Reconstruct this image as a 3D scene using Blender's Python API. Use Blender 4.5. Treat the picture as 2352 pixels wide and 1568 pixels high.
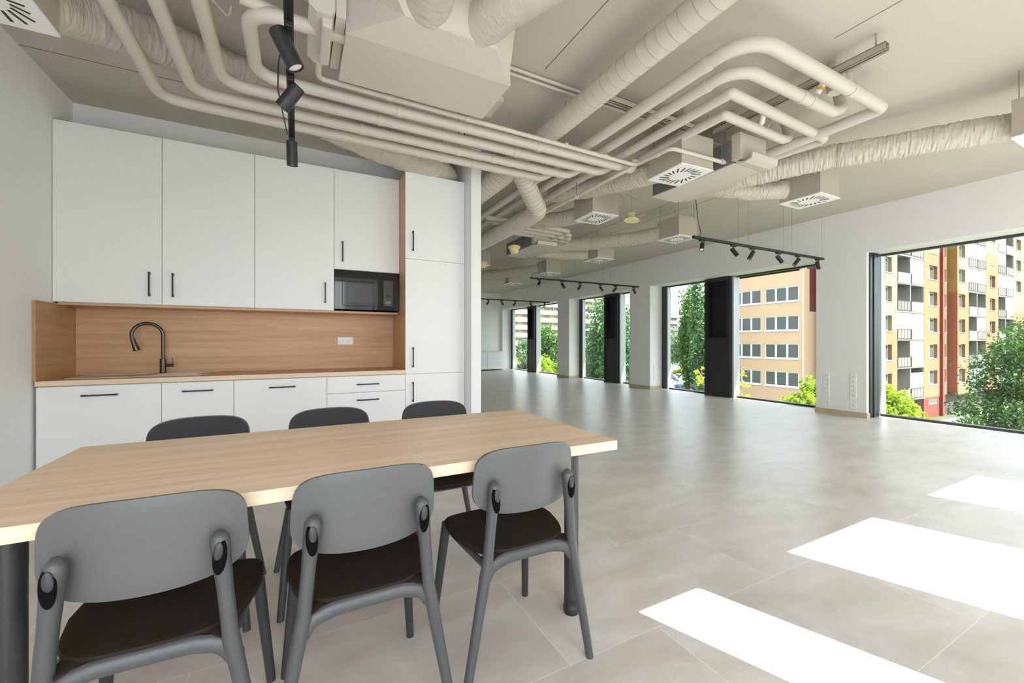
import bpy, bmesh, math, random
from mathutils import Vector, Matrix, noise as mnoise
PI = math.pi
for o in list(bpy.data.objects): bpy.data.objects.remove(o)
SC = bpy.context.scene
COL = SC.collection
random.seed(7)

# ------------------------------------------------------------------ camera, sky, sun, exposure
H = 3.165            # ceiling height
XL, YB, XW, YF = -1.678, 4.803, 7.586, 15.6   # left wall, kitchen back wall, window wall, far wall
YBACK = -0.40        # wall behind the camera
cam_d = bpy.data.cameras.new('camera'); cam = bpy.data.objects.new('camera', cam_d); COL.objects.link(cam)
cam.location = (0, 0, 1.148); cam.rotation_euler = (PI/2, 0, -0.4795)
cam_d.sensor_width = 36.0; cam_d.lens = 949.2/2352*36.0
cam_d.shift_y = 0.6/2352; cam_d.clip_start = 0.02; cam_d.clip_end = 600
SC.camera = cam
SC.view_settings.view_transform = 'Standard'; SC.view_settings.look = 'None'
SC.view_settings.gamma = 1; SC.view_settings.use_curve_mapping = False
SC.view_settings.exposure = 0.47
SC.cycles.max_bounces = 14; SC.cycles.diffuse_bounces = 9; SC.cycles.glossy_bounces = 4
SC.cycles.transparent_max_bounces = 24; SC.cycles.sample_clamp_indirect = 12
world = bpy.data.worlds.new('sky'); SC.world = world; world.use_nodes = True
wn = world.node_tree.nodes; wl = world.node_tree.links; wn.clear()
wo = wn.new('ShaderNodeOutputWorld'); wb = wn.new('ShaderNodeBackground'); ws = wn.new('ShaderNodeTexSky')
ws.sky_type = 'NISHITA'; ws.sun_disc = False; ws.sun_elevation = math.radians(46); ws.sun_rotation = math.radians(160)
ws.air_density = 1.0; ws.dust_density = 2.5; ws.ozone_density = 0.6
wm = wn.new('ShaderNodeMixRGB'); wm.inputs[0].default_value = 0.62; wm.inputs[2].default_value = (8.9, 9.5, 10.3, 1)
wl.new(ws.outputs[0], wm.inputs[1]); wl.new(wm.outputs[0], wb.inputs[0]); wb.inputs[1].default_value = 0.52
wl.new(wb.outputs[0], wo.inputs[0])
sun_d = bpy.data.lights.new('sun', 'SUN'); sun_d.energy = 24.0; sun_d.angle = math.radians(0.35); sun_d.color = (1, .98, .95)
sun = bpy.data.objects.new('sun', sun_d); COL.objects.link(sun)
sun.rotation_euler = Vector((-.37, 1, -1.1)).to_track_quat('-Z', 'Y').to_euler(); sun.location = (3, -8, 12)

# ------------------------------------------------------------------ materials
MATS = {}
def rgb(r, g, b):
    f = lambda c: ((c/255+.055)/1.055)**2.4 if c > 10 else c/255/12.92
    return (f(r), f(g), f(b), 1)
def mat(name, col, rough=.6, metal=0., spec=.5, bump=None, var=None, emit=None, coat=0):
    if name in MATS: return MATS[name]
    m = bpy.data.materials.new(name); m.use_nodes = True; nt = m.node_tree; b = nt.nodes['Principled BSDF']
    b.inputs['Base Color'].default_value = col; b.inputs['Roughness'].default_value = rough
    b.inputs['Metallic'].default_value = metal; b.inputs['Specular IOR Level'].default_value = spec
    b.inputs['Coat Weight'].default_value = coat
    if emit: b.inputs['Emission Color'].default_value = emit[0]; b.inputs['Emission Strength'].default_value = emit[1]
    tc = nt.nodes.new('ShaderNodeTexCoord'); mp = nt.nodes.new('ShaderNodeMapping'); nt.links.new(tc.outputs['Object'], mp.inputs[0])
    if var:   # (scale xyz, amount, detail)
        sc, am, de = var; mp.inputs['Scale'].default_value = sc
        n = nt.nodes.new('ShaderNodeTexNoise'); n.inputs['Scale'].default_value = 1; n.inputs['Detail'].default_value = de
        nt.links.new(mp.outputs[0], n.inputs[0]); r = nt.nodes.new('ShaderNodeValToRGB'); nt.links.new(n.outputs[0], r.inputs[0])
        r.color_ramp.elements[0].position = .3; r.color_ramp.elements[1].position = .7
        r.color_ramp.elements[0].color = (col[0]*(1-am), col[1]*(1-am), col[2]*(1-am), 1)
        r.color_ramp.elements[1].color = (min(col[0]*(1+am), 1), min(col[1]*(1+am), 1), min(col[2]*(1+am), 1), 1)
        nt.links.new(r.outputs[0], b.inputs['Base Color'])
    if bump:  # (scale, strength, distance)
        mp2 = nt.nodes.new('ShaderNodeMapping'); nt.links.new(tc.outputs['Object'], mp2.inputs[0])
        s = bump[0]; mp2.inputs['Scale'].default_value = s if isinstance(s, tuple) else (s, s, s)
        n2 = nt.nodes.new('ShaderNodeTexNoise'); n2.inputs['Scale'].default_value = 1; n2.inputs['Detail'].default_value = 5
        nt.links.new(mp2.outputs[0], n2.inputs[0]); bp = nt.nodes.new('ShaderNodeBump')
        bp.inputs['Strength'].default_value = bump[1]; bp.inputs['Distance'].default_value = bump[2]
        nt.links.new(n2.outputs[0], bp.inputs['Height']); nt.links.new(bp.outputs[0], b.inputs['Normal'])
    MATS[name] = m; return m
def wood(name, c1, c2, axis='x', rough=.42):
    m = bpy.data.materials.new(name); m.use_nodes = True; nt = m.node_tree; b = nt.nodes['Principled BSDF']; L = nt.links.new
    tc = nt.nodes.new('ShaderNodeTexCoord'); mp = nt.nodes.new('ShaderNodeMapping'); L(tc.outputs['Object'], mp.inputs[0])
    mp.inputs['Scale'].default_value = (1.2, 26, 26) if axis == 'x' else ((26, 1.2, 26) if axis == 'y' else (26, 26, 1.2))
    n = nt.nodes.new('ShaderNodeTexNoise'); n.inputs['Scale'].default_value = 1; n.inputs['Detail'].default_value = 6; n.inputs['Distortion'].default_value = .6
    mp3 = nt.nodes.new('ShaderNodeMapping'); L(tc.outputs['Object'], mp3.inputs[0])
    s = mp.inputs['Scale'].default_value; mp3.inputs['Scale'].default_value = (s[0]*6, s[1]*9, s[2]*9)
    n3 = nt.nodes.new('ShaderNodeTexNoise'); n3.inputs['Scale'].default_value = 1; n3.inputs['Detail'].default_value = 3; L(mp3.outputs[0], n3.inputs[0])
    mx = nt.nodes.new('ShaderNodeMath'); mx.operation = 'MULTIPLY_ADD'; mx.inputs[1].default_value = .3; L(n3.outputs[0], mx.inputs[0]); L(n.outputs[0], mx.inputs[2])
    r = nt.nodes.new('ShaderNodeValToRGB'); L(mp.outputs[0], n.inputs[0]); L(mx.outputs[0], r.inputs[0])
    r.color_ramp.elements[0].position = .42; r.color_ramp.elements[1].position = .88
    r.color_ramp.elements[0].color = c1; r.color_ramp.elements[1].color = c2
    L(r.outputs[0], b.inputs['Base Color']); b.inputs['Roughness'].default_value = rough
    b.inputs['Specular IOR Level'].default_value = .35
    MATS[name] = m; return m
def glass_mat(name, tint, refl=.9):
    m = bpy.data.materials.new(name); m.use_nodes = True; nt = m.node_tree; nt.nodes.clear(); L = nt.links.new
    o = nt.nodes.new('ShaderNodeOutputMaterial'); mix = nt.nodes.new('ShaderNodeMixShader'); t = nt.nodes.new('ShaderNodeBsdfTransparent')
    g = nt.nodes.new('ShaderNodeBsdfGlossy'); lw = nt.nodes.new('ShaderNodeLayerWeight'); pw = nt.nodes.new('ShaderNodeMath'); pw.operation = 'POWER'; pw.inputs[1].default_value = 5; f = nt.nodes.new('ShaderNodeMath'); f.operation = 'MULTIPLY_ADD'; f.inputs[1].default_value = .9; f.inputs[2].default_value = .04
    t.inputs[0].default_value = tint; g.inputs['Roughness'].default_value = 0.0; g.inputs['Color'].default_value = (refl, refl, refl, 1)
    L(lw.outputs['Facing'], pw.inputs[0]); L(pw.outputs[0], f.inputs[0]); L(f.outputs[0], mix.inputs[0]); L(t.outputs[0], mix.inputs[1]); L(g.outputs[0], mix.inputs[2]); L(mix.outputs[0], o.inputs[0])
    MATS[name] = m; return m

WALL = mat('white_wall_paint', rgb(236, 236, 236), .75, bump=(60, .04, .002))
BEIGE = mat('beige_ceiling_paint', rgb(192, 187, 176), .62, bump=(9, .05, .01), var=((1.3, 1.3, 1.3), .025, 4))
PIPEM = mat('beige_pipe_paint', rgb(203, 197, 185), .5, bump=(14, .12, .004))
DUCTM = mat('beige_wrinkled_foil', rgb(196, 189, 176), .5, bump=((45, 45, 45), .5, .008))
DUCTS = mat('beige_spiral_duct', rgb(206, 199, 187), .5)
BOXM = mat('taupe_plenum_paint', rgb(180, 172, 158), .55)
GALV = mat('galvanised_steel', rgb(128, 130, 130), .5, .25, var=((60, 60, 60), .15, 2))
FRONT = mat('white_matt_laminate', rgb(238, 238, 237), .38, spec=.4)
CARC = mat('white_cabinet_body', rgb(225, 225, 222), .5)
DARKGAP = mat('dark_gap', rgb(60, 55, 50), .8)
BLK = mat('black_powder_coat', rgb(38, 38, 38), .42)
BLKM = mat('black_metal_handle', rgb(46, 46, 46), .4, .4)
GUN = mat('gunmetal_tap', rgb(92, 88, 82), .28, .9)
OAK = wood('light_oak_top', rgb(217, 184, 150), rgb(236, 210, 180))
OAKW = wood('oak_backsplash', rgb(190, 150, 114), rgb(216, 178, 140))
OAKV = wood('oak_upright', rgb(190, 148, 106), rgb(216, 175, 132), 'z')
OAKE = wood('oak_edge', rgb(222, 196, 166), rgb(238, 216, 190))
PLA = mat('charcoal_chair_plastic', rgb(90, 91, 89), .42, bump=(700, .12, .0006))
PLAF = mat('charcoal_chair_leg', rgb(50, 51, 52), .42)
SEATM = mat('dark_brown_seat', rgb(40, 32, 25), .8, spec=.2, bump=(500, .1, .0005))
SOCKD = mat('socket_shadow', rgb(9, 9, 9), .9, spec=.1)
TLEG = mat('dark_table_leg', rgb(58, 58, 58), .35, .3)
STONE = mat('beige_granite_sink', rgb(206, 196, 180), .5)
PLASTW = mat('white_plastic', rgb(240, 240, 240), .35)
FRAME = mat('anthracite_window_frame', rgb(52, 55, 56), .4)
ALU = mat('grey_aluminium_post', rgb(172, 178, 180), .35, .3)
PANEL = mat('black_vent_panel', rgb(42, 43, 44), .36)
CREAMF = mat('cream_foam', rgb(226, 214, 160), .8, bump=(25, .6, .01))
BBOARD = mat('beige_skirting', rgb(196, 180, 150), .5)
COPPER = mat('pinkish_cable', rgb(178, 150, 136), .5)
LENS = mat('white_lens', rgb(235, 235, 235), .4)
WIRE = mat('thin_grey_wire', rgb(140, 138, 132), .5, .5)
GLASS = glass_mat('window_glass', (.75, .785, .77, 1))
GLASSC = glass_mat('clear_glass', (.97, .98, .975, 1))

def floor_mat():
    m = bpy.data.materials.new('large_greige_tiles'); m.use_nodes = True; nt = m.node_tree; b = nt.nodes['Principled BSDF']; L = nt.links.new
    N = nt.nodes.new
    tc = N('ShaderNodeTexCoord'); sp = N('ShaderNodeSeparateXYZ'); L(tc.outputs['Object'], sp.inputs[0])
    def M(op, a, bb=None, c=None):
        n = N('ShaderNodeMath'); n.operation = op
        for i, v in enumerate((a, bb, c)):
            if v is None: continue
            if isinstance(v, (int, float)): n.inputs[i].default_value = v
            else: L(v, n.inputs[i])
        return n.outputs[0]
    ry = M('DIVIDE', M('SUBTRACT', sp.outputs[1], 1.206), .581); row = M('FLOOR', ry); fy = M('FRACT', ry)
    rx = M('DIVIDE', M('MULTIPLY_ADD', row, .43, M('SUBTRACT', sp.outputs[0], .86)), 1.19); colx = M('FLOOR', rx); fx = M('FRACT', rx)
    ey = M('MINIMUM', fy, M('SUBTRACT', 1, fy)); ex = M('MINIMUM', fx, M('SUBTRACT', 1, fx))
    gy = M('LESS_THAN', ey, .0026); gx = M('LESS_THAN', ex, .0013); g = M('MAXIMUM', gx, gy)
    cv = N('ShaderNodeCombineXYZ'); L(row, cv.inputs[0]); L(colx, cv.inputs[1])
    wnz = N('ShaderNodeTexWhiteNoise'); L(cv.outputs[0], wnz.inputs[0])
    off = N('ShaderNodeVectorMath'); off.operation = 'MULTIPLY_ADD'; L(wnz.outputs['Color'], off.inputs[0]); off.inputs[1].default_value = (13, 13, 13); L(tc.outputs['Object'], off.inputs[2])
    mp = N('ShaderNodeMapping'); L(off.outputs[0], mp.inputs[0]); mp.inputs['Scale'].default_value = (1.3, 2.6, 1)
    n1 = N('ShaderNodeTexNoise'); n1.inputs['Scale'].default_value = 1.6; n1.inputs['Detail'].default_value = 6; n1.inputs['Roughness'].default_value = .6; n1.inputs['Distortion'].default_value = .5; L(mp.outputs[0], n1.inputs[0])
    r = N('ShaderNodeValToRGB'); L(n1.outputs[0], r.inputs[0])
    e = r.color_ramp.elements; e[0].position = .32; e[0].color = rgb(190, 181, 169); e[1].position = .68; e[1].color = rgb(211, 206, 198)
    k = r.color_ramp.elements.new(.5); k.color = rgb(201, 194, 184)
    hs = N('ShaderNodeHueSaturation'); L(r.outputs[0], hs.inputs['Color']); L(M('MULTIPLY_ADD', wnz.outputs['Value'], .05, .975), hs.inputs['Value'])
    mx = N('ShaderNodeMixRGB'); L(g, mx.inputs[0]); L(hs.outputs[0], mx.inputs[1]); mx.inputs[2].default_value = rgb(220, 215, 206); L(mx.outputs[0], b.inputs['Base Color'])
    b.inputs['Roughness'].default_value = .36; b.inputs['Specular IOR Level'].default_value = .5
    L(M('MULTIPLY_ADD', n1.outputs[0], .12, .27), b.inputs['Roughness'])
    n2 = N('ShaderNodeTexNoise'); n2.inputs['Scale'].default_value = 30; n2.inputs['Detail'].default_value = 4; L(mp.outputs[0], n2.inputs[0])
    bp = N('ShaderNodeBump'); bp.inputs['Strength'].default_value = .05; bp.inputs['Distance'].default_value = .003
    L(M('SUBTRACT', n2.outputs[0], M('MULTIPLY', g, .6)), bp.inputs['Height']); L(bp.outputs[0], b.inputs['Normal'])
    return m
FLOOR = floor_mat()

# ------------------------------------------------------------------ geometry helpers
ORG = {}
def fillet(pts, r, n=8):
    pts = [Vector(p) for p in pts]; out = [pts[0]]
    for i in range(1, len(pts)-1):
        a, b, c = pts[i-1], pts[i], pts[i+1]; u = (a-b); v = (c-b); lu, lv = u.length, v.length; u /= lu; v /= lv
        ang = u.angle(v)
        if ang > PI-.02: out.append(b); continue
        rr = r[i] if isinstance(r, (list, tuple)) else r
        d = min(rr/math.tan(ang/2), lu*.48, lv*.48); rad = d*math.tan(ang/2)
        ctr = b+(u+v).normalized()*(rad/math.sin(ang/2)); p0 = b+u*d-ctr; p1 = b+v*d-ctr
        tot = p0.angle(p1); ax = p0.cross(p1).normalized()
        for k in range(n+1): out.append(ctr+Matrix.Rotation(tot*k/n, 3, ax) @ p0)
    out.append(pts[-1]); return out
def resample(pts, step):
    out = [pts[0]]
    for a, b in zip(pts, pts[1:]):
        n = max(1, int((b-a).length/step))
        for k in range(1, n+1): out.append(a.lerp(b, k/n))
    return out
class MB:
    def __init__(s): s.bm = bmesh.new()
    def box(s, x0, x1, y0, y1, z0, z1, bev=0, rot=None, seg=2):
        r = bmesh.ops.create_cube(s.bm, size=1); vs = r['verts']
        M = Matrix.Translation(((x0+x1)/2, (y0+y1)/2, (z0+z1)/2)) @ (rot.to_4x4() if rot else Matrix()) @ Matrix.Diagonal((x1-x0, y1-y0, z1-z0, 1))
        bmesh.ops.transform(s.bm, matrix=M, verts=vs)
        if bev:
            es = list({e for v in vs for e in v.link_edges})
            bmesh.ops.bevel(s.bm, geom=es, offset=bev, segments=seg, affect='EDGES', profile=.5)
        return s
    def tube(s, pts, r, seg=16, cap=True, ru=None, fn=None, ell=None, up=None):
        """sweep a circle (or ellipse ell=(a,b)) along pts; r number or list; fn(ring, k, i)->factor"""
        pts = [Vector(p) for p in pts]; n = len(pts); rings = []
        t0 = (pts[1]-pts[0]).normalized()
        nrm = Vector(up) if up else (Vector((0, 0, 1)) if abs(t0.z) < .9 else Vector((1, 0, 0)))
        nrm = (nrm-t0*nrm.dot(t0)).normalized()
        for i in range(n):
            t = (pts[min(i+1, n-1)]-pts[max(i-1, 0)]).normalized()
            nrm = (nrm-t*nrm.dot(t)).normalized(); bi = t.cross(nrm)
            rr = r[i] if isinstance(r, (list, tuple)) else r; ring = []
            for k in range(seg):
                a = 2*PI*k/seg; f = fn(i, a, pts[i]) if fn else 1.
                ea, eb = ell if ell else (1, 1)
                ring.append(s.bm.verts.new(pts[i]+(nrm*math.cos(a)*ea+bi*math.sin(a)*eb)*rr*f))
            rings.append(ring)
        for A, B in zip(rings, rings[1:]):
            for k in range(seg): s.bm.faces.new((A[k], A[(k+1) % seg], B[(k+1) % seg], B[k]))
        if cap:
            s.bm.faces.new(list(reversed(rings[0]))); s.bm.faces.new(rings[-1])
        return s
    def cyl(s, p0, p1, r, r1=None, seg=20):
        return s.tube([p0, p1], [r, r if r1 is None else r1], seg)
    def lathe(s, prof, M=None, seg=28):
        M = M or Matrix(); rings = []
        for (r, z) in prof:
            if r < 1e-5: rings.append([s.bm.verts.new(M @ Vector((0, 0, z)))]*seg)
            else: rings.append([s.bm.verts.new(M @ Vector((r*math.cos(2*PI*k/seg), r*math.sin(2*PI*k/seg), z))) for k in range(seg)])
        for A, B in zip(rings, rings[1:]):
            for k in range(seg):
                f = [A[k], A[(k+1) % seg], B[(k+1) % seg], B[k]]; g = []
                for v in f:
                    if v not in g: g.append(v)
                if len(g) > 2: s.bm.faces.new(g)
        return s
    def prism(s, poly, vec):
        vec = Vector(vec); a = [s.bm.verts.new(Vector(p)) for p in poly]; b = [s.bm.verts.new(Vector(p)+vec) for p in poly]; n = len(a)
        s.bm.faces.new(a); s.bm.faces.new(list(reversed(b)))
        for k in range(n): s.bm.faces.new((a[k], b[k], b[(k+1) % n], a[(k+1) % n]))
        return s
    def build(s, name, m, parent=None, smooth=False, world=True, label=None, auto=35):
        bmesh.ops.recalc_face_normals(s.bm, faces=s.bm.faces)
        org = ORG.get(parent.name, Vector((0, 0, 0))) if (parent and world) else Vector((0, 0, 0))
        if parent and world: bmesh.ops.translate(s.bm, verts=s.bm.verts, vec=-org)
        me = bpy.data.meshes.new(name); s.bm.to_mesh(me); s.bm.free()
        if smooth:
            me.polygons.foreach_set('use_smooth', [True]*len(me.polygons)); me.set_sharp_from_angle(angle=math.radians(auto))
        for mm in (m if isinstance(m, list) else [m]): me.materials.append(mm)
        o = bpy.data.objects.new(name, me); COL.objects.link(o)
        if parent: o.parent = parent; ORG[o.name] = ORG.get(parent.name, Vector((0, 0, 0))) if world else Vector((0, 0, 0))
        if label: o['label'] = label
        return o
def tag(o, label=None, cat=None, group=None, kind=None):
    if label: o['label'] = label
    if cat: o['category'] = cat
    if group: o['group'] = group
    if kind: o['kind'] = kind
    return o
def thing(name, label, cat, loc=(0, 0, 0), rz=0, group=None):
    o = bpy.data.objects.new(name, None); COL.objects.link(o); o.location = loc; o.rotation_euler = (0, 0, rz); o.empty_display_size = .1
    ORG[o.name] = Vector(loc) if rz == 0 else Vector((0, 0, 0))
    return tag(o, label, cat, group)
def copy_tree(o, parent=None):
    c = o.copy(); COL.objects.link(c); c.parent = parent
    for ch in list(o.children): copy_tree(ch, c)
    return c
def struct(o, label): return tag(o, label, None, None, 'structure')

# ------------------------------------------------------------------ room shell
m = MB().box(XL-.3, 8.2, YBACK-.6, YF+.3, -.3, 0); struct(m.build('floor', FLOOR), 'large greige porcelain floor tiles')
m = MB().box(XL-.3, 8.25, YBACK-.6, YF+.3, H, H+.3); ceil = struct(m.build('ceiling', BEIGE), 'beige painted concrete ceiling')
m = MB()
for x, y0, y1 in ((4.805, 3.6, 15.5), (5.20, 3.4, 15.5), (3.17, -.3, 1.45), (1.63, 1.9, 2.6)): m.box(x-.003, x+.003, y0, y1, H-.0015, H+.001)
m.box(XL, -.75, 4.03, 4.036, H-.002, H+.001)
m.build('seam', mat('ceiling_seam', rgb(120, 112, 98), .8), ceil)
struct(MB().box(XL-.25, XL, YBACK-.6, YB+.2, 0, H).build('wall_left', WALL), 'plain white wall beside the kitchen')
struct(MB().box(XL, 1.608, YB, YB+.15, 0, H).build('wall_back', WALL), 'white wall behind the kitchen cabinets')
struct(MB().box(1.608, 1.718, 4.011, YF, 0, H).build('wall_middle', WALL), 'white partition end beside the tall cabinet')
struct(MB().box(1.718, 8.2, YF, YF+.25, 0, H).build('wall_far', WALL), 'white end wall of the long room')
WINS = [(-.38, 3.05), (3.73, 7.34), (8.03, 10.70), (11.36, 15.45)]
m = MB(); ZH = 2.5; XO = 8.2
ys = [YBACK-.6]+[v for w in WINS for v in w]+[YF+.25]
for a, b in zip(ys[0::2], ys[1::2]): m.box(XW, XO, a, b, 0, ZH)
m.box(XW, XO, YBACK-.6, YF+.25, ZH, H)
struct(m.build('wall_right', WALL), 'white window wall with deep reveals')
# wall behind the camera, with the windows the sun falls through
FW = [(-1.60, 1.55), (1.925, 2.508), (3.01, 4.19), (4.82, 6.02), (6.56, 7.50)]
m = MB(); xs = [XL]+[v for w in FW for v in w]+[XW]
for a, b in zip(xs[0::2], xs[1::2]): m.box(a, b, YBACK-.57, YBACK, 0, ZH)
m.box(XL, XW, YBACK-.57, YBACK, ZH, H)
struct(m.build('wall_front', WALL), 'white wall behind the viewer')
struct(MB().box(8.2, 8.78, -1, 16, 2.64, 2.76).build('shading_ledge', mat('sun_blocker_grey', rgb(190, 190, 188), .7)), 'added ledge outside above the windows, limiting the sun')  # unseen ledge, added to limit sun along the window wall
m = MB()
for y0, y1 in ((3.05, 3.73), (7.34, 8.03), (10.70, 11.36)):
    m.box(XW-.014, XW, y0-.0, y1, 0, .075); m.box(XW-.014, XW+.40, y0-.014, y0, 0, .075); m.box(XW-.014, XW+.40, y1, y1+.014, 0, .075)
struct(m.build('baseboard_right', BBOARD), 'beige tile skirting at the foot of the window wall piers')
struct(MB().box(1.718, XW, YF-.014, YF, 0, .075).build('baseboard_far', BBOARD), 'skirting along the end wall')

def window_right(n, y0, y1, panel=None, near_jamb=False):
    w = struct(thing('window_%d' % n, None, None, (8.05, (y0+y1)/2, 0)), 'floor-level window in the long window wall'); 
    m = MB(); m.box(8.0, 8.08, y0, y1, 0, .035); m.box(8.0, 8.08, y0, y1, ZH-.03, ZH)
    jw = .0 if near_jamb else .17
    if jw: m.box(7.98, 8.08, y1-jw, y1, 0, ZH)
    m.box(7.98, 8.08, y0, y0+.06, 0, ZH)
    m.build('window_frame', FRAME, w)
    m = MB(); m.box(8.0 if near_jamb else 7.97, 8.07, y1-jw-(.02 if near_jamb else .03), y1-jw, 0, ZH-.03)
    if panel: m.box(7.90, 8.09, panel[0]-.055, panel[0]-.012, 0, ZH-.01)
    m.build('post', ALU, w)
    if near_jamb:
        MB().box(7.66, 7.75, y1-.018, y1, .0, ZH-.01).box(7.75, 7.92, y1-.03, y1, 0, ZH-.01).build('jamb_lining', PANEL, w)
    segs = [(y0+.06, y1-jw-.03)]
    if panel:
        p0, p1 = panel; segs = [(y0+.06, p0), (p1, y1-jw-.03)]
        xf = 7.85
        m = MB(); m.box(xf, 8.1, p0, p0+.07, 0, ZH-.01); m.box(xf, 8.1, p1-.07, p1, 0, ZH-.01)
        m.box(xf, 8.1, p0+.07, p1-.07, ZH-.09, ZH-.01); m.box(xf+.01, 8.1, p0+.07, p1-.07, 0, 1.24)
        m.box(8.05, 8.1, p0+.07, p1-.07, 1.24, ZH-.09)
        v = m.build('vent_panel', PANEL, w)
        m = MB(); m.box(xf+.07, xf+.13, p0+.07, p0+.11, 1.26, ZH-.1); m.box(xf+.07, xf+.13, p1-.11, p1-.07, 1.26, ZH-.1)
        m.box(xf+.07, xf+.13, p0+.11, p1-.11, 1.26, 1.31); m.box(xf+.07, xf+.13, p0+.11, p1-.11, ZH-.15, ZH-.1); m.box(xf+.1, xf+.12, p0+.11, p1-.11, 1.31, ZH-.15)
        m.build('vent_sash', mat('black_sash', rgb(20, 20, 21), .5), v)
        m = MB(); m.box(xf+.03, xf+.07, (p0+p1)/2-.02, (p0+p1)/2+.02, 1.265, 1.29); m.box(xf+.02, xf+.035, (p0+p1)/2-.08, (p0+p1)/2+.04, 1.28, 1.295, .003)
        m.build('handle', BLKM, v)
    m = MB()
    for a, b in segs: m.box(8.045, 8.055, a, b, .035, ZH-.03)
    m.build('glass_pane', GLASS, w)
window_right(4, *WINS[0], near_jamb=True)
window_right(3, *WINS[1], panel=(5.448, 6.036))
window_right(2, *WINS[2], panel=(8.78, 9.35))
window_right(1, *WINS[3], panel=(13.28, 13.83))
for i, (a, b) in enumerate(FW):
    w = struct(thing('window_%d' % (5+i), None, None, ((a+b)/2, YBACK-.5, 0)), 'window behind the viewer')
    m = MB(); m.box(a, b, YBACK-.54, YBACK-.50, 0, .03); m.box(a, b, YBACK-.54, YBACK-.50, ZH-.02, ZH)
    m.box(a, a+.02, YBACK-.54, YBACK-.50, 0.03, ZH-.02); m.box(b-.02, b, YBACK-.54, YBACK-.50, 0.03, ZH-.02); m.build('window_frame', FRAME, w)
    MB().box(a+.02, b-.02, YBACK-.525, YBACK-.515, .03, ZH-.02).build('glass_pane', GLASSC, w)

t = thing('sun_blocker', 'added pale block outside behind the viewer, keeping direct sun off the table', 'building', (4.1, -14, -7))  # unseen block added to keep direct sun out of the first rear window
MB().box(2.35, 5.93, -16, -12, -7, 15.5).build('blocker_wall', mat('sun_blocker_grey', rgb(190, 190, 188), .7), t)
# ------------------------------------------------------------------ kitchen
def handle(mb, x, y, z, length, vertical, sgn=-1):
    w = .011; d = .030
    if vertical:
        mb.box(x-w/2, x+w/2, y-d, y-d+.009, z-length/2, z+length/2, .0015)
        for zz in (z-length/2+.012, z+length/2-.012): mb.box(x-w/2, x+w/2, y-d+.008, y, zz-.010, zz+.010)
    else:
        mb.box(x-length/2, x+length/2, y-d, y-d+.009, z-w/2, z+w/2, .0015)
        for xx in (x-length/2+.012, x+length/2-.012): mb.box(xx-.010, xx+.010, y-d+.008, y, z-w/2, z+w/2)
YBF, YUF = 4.195, 4.462
def cabinet(name, label, cat, x0, x1, yf, z0, z1, fronts, group, depth_to=YB-.02, fname='door', body=CARC):
    c = thing(name, label, cat, ((x0+x1)/2, yf, z0), 0, group)
    m = MB(); m.box(x0+.001, x1-.001, yf+.0205, depth_to, z0, z1); m.build('body', body, c)
    for (a, b, c0, c1, h) in fronts:
        f = MB().box(a+.0018, b-.0018, yf, yf+.019, c0+.0018, c1-.0018, .0012).build(fname, FRONT, c)
        if h: mb = MB(); handle(mb, h[0], yf, h[1], .204, h[2]); mb.build('handle', BLKM, f)
    return c
bx = [-1.660, -.955, -.476, .246, .969]
G1 = 'white base cabinets under the oak worktop'
cabinet('base_cabinet', 'wide white base cabinet at the left wall below the sink', 'cabinet', bx[0], bx[1], YBF, .1, .822, [(bx[0], bx[1], .1, .82, (-1.315, .748, False))], G1)
cabinet('base_cabinet', 'narrowest white base cabinet, just right of the sink unit', 'cabinet', bx[1], bx[2], YBF, .1, .822, [(bx[1], bx[2], .1, .82, (-.72, .748, False))], G1)
cabinet('base_cabinet', 'wide plain white base cabinet between the narrow one and the drawers', 'cabinet', bx[2], bx[3], YBF, .1, .822, [(bx[2], bx[3], .1, .82, (-.115, .748, False))], G1)
cabinet('drawer_cabinet', 'white drawer cabinet beside the tall cupboard', 'cabinet', bx[3], bx[4], YBF, .1, .822,
        [(bx[3], bx[4], .662, .82, (.609, .740, False)), (bx[3], bx[4], .352, .662, (.609, .590, False)), (bx[3], bx[4], .1, .352, (.609, .275, False))], G1, fname='drawer')
struct(MB().box(-1.66, 1.6, YBF+.05, YBF+.07, 0, .1).build('trim_2', CARC), 'plinth below the kitchen cabinets')
ux = [-1.676, -1.013, -.346, .327, .968]; G2 = 'tall white wall cabinets over the worktop'
hz = 1.628
cabinet('wall_cabinet', 'white wall cabinet in the corner by the left wall, handle at its right edge', 'cabinet', ux[0], ux[1], YUF, 1.459, 2.870, [(ux[0], ux[1], 1.459, 2.87, (-1.093, hz, True))], G2)
cabinet('wall_cabinet', 'white wall cabinet second from the corner, handle at its left edge', 'cabinet', ux[1], ux[2], YUF, 1.459, 2.870, [(ux[1], ux[2], 1.459, 2.87, (-.938, hz, True))], G2)
cabinet('wall_cabinet', 'white wall cabinet next to the microwave, full height', 'cabinet', ux[2], ux[3], YUF, 1.459, 2.870, [(ux[2], ux[3], 1.459, 2.87, (.245, hz, True))], G2)
cabinet('wall_cabinet', 'shorter white wall cabinet above the microwave', 'cabinet', ux[3], ux[4], YUF, 1.873, 2.870, [(ux[3], ux[4], 1.873, 2.87, (.404, 2.05, True))], G2)
TX0, TX1 = .969, 1.606
c = cabinet('tall_cabinet', 'full height white cupboard with three doors and an oak side', 'cabinet', TX0+.02, TX1, YBF, .1, 2.868,
        [(TX0, TX1, 1.989, 2.868, (1.044, 2.17, True)), (TX0, TX1, .822, 1.989, (1.044, .99, True)), (TX0, TX1, .1, .822, (1.044, .640, True))], None)
MB().box(TX0, TX0+.0195, YBF+.0205, YB-.02, .1, 2.868).build('side_panel', OAKV, c, label='light oak side panel')
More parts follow.
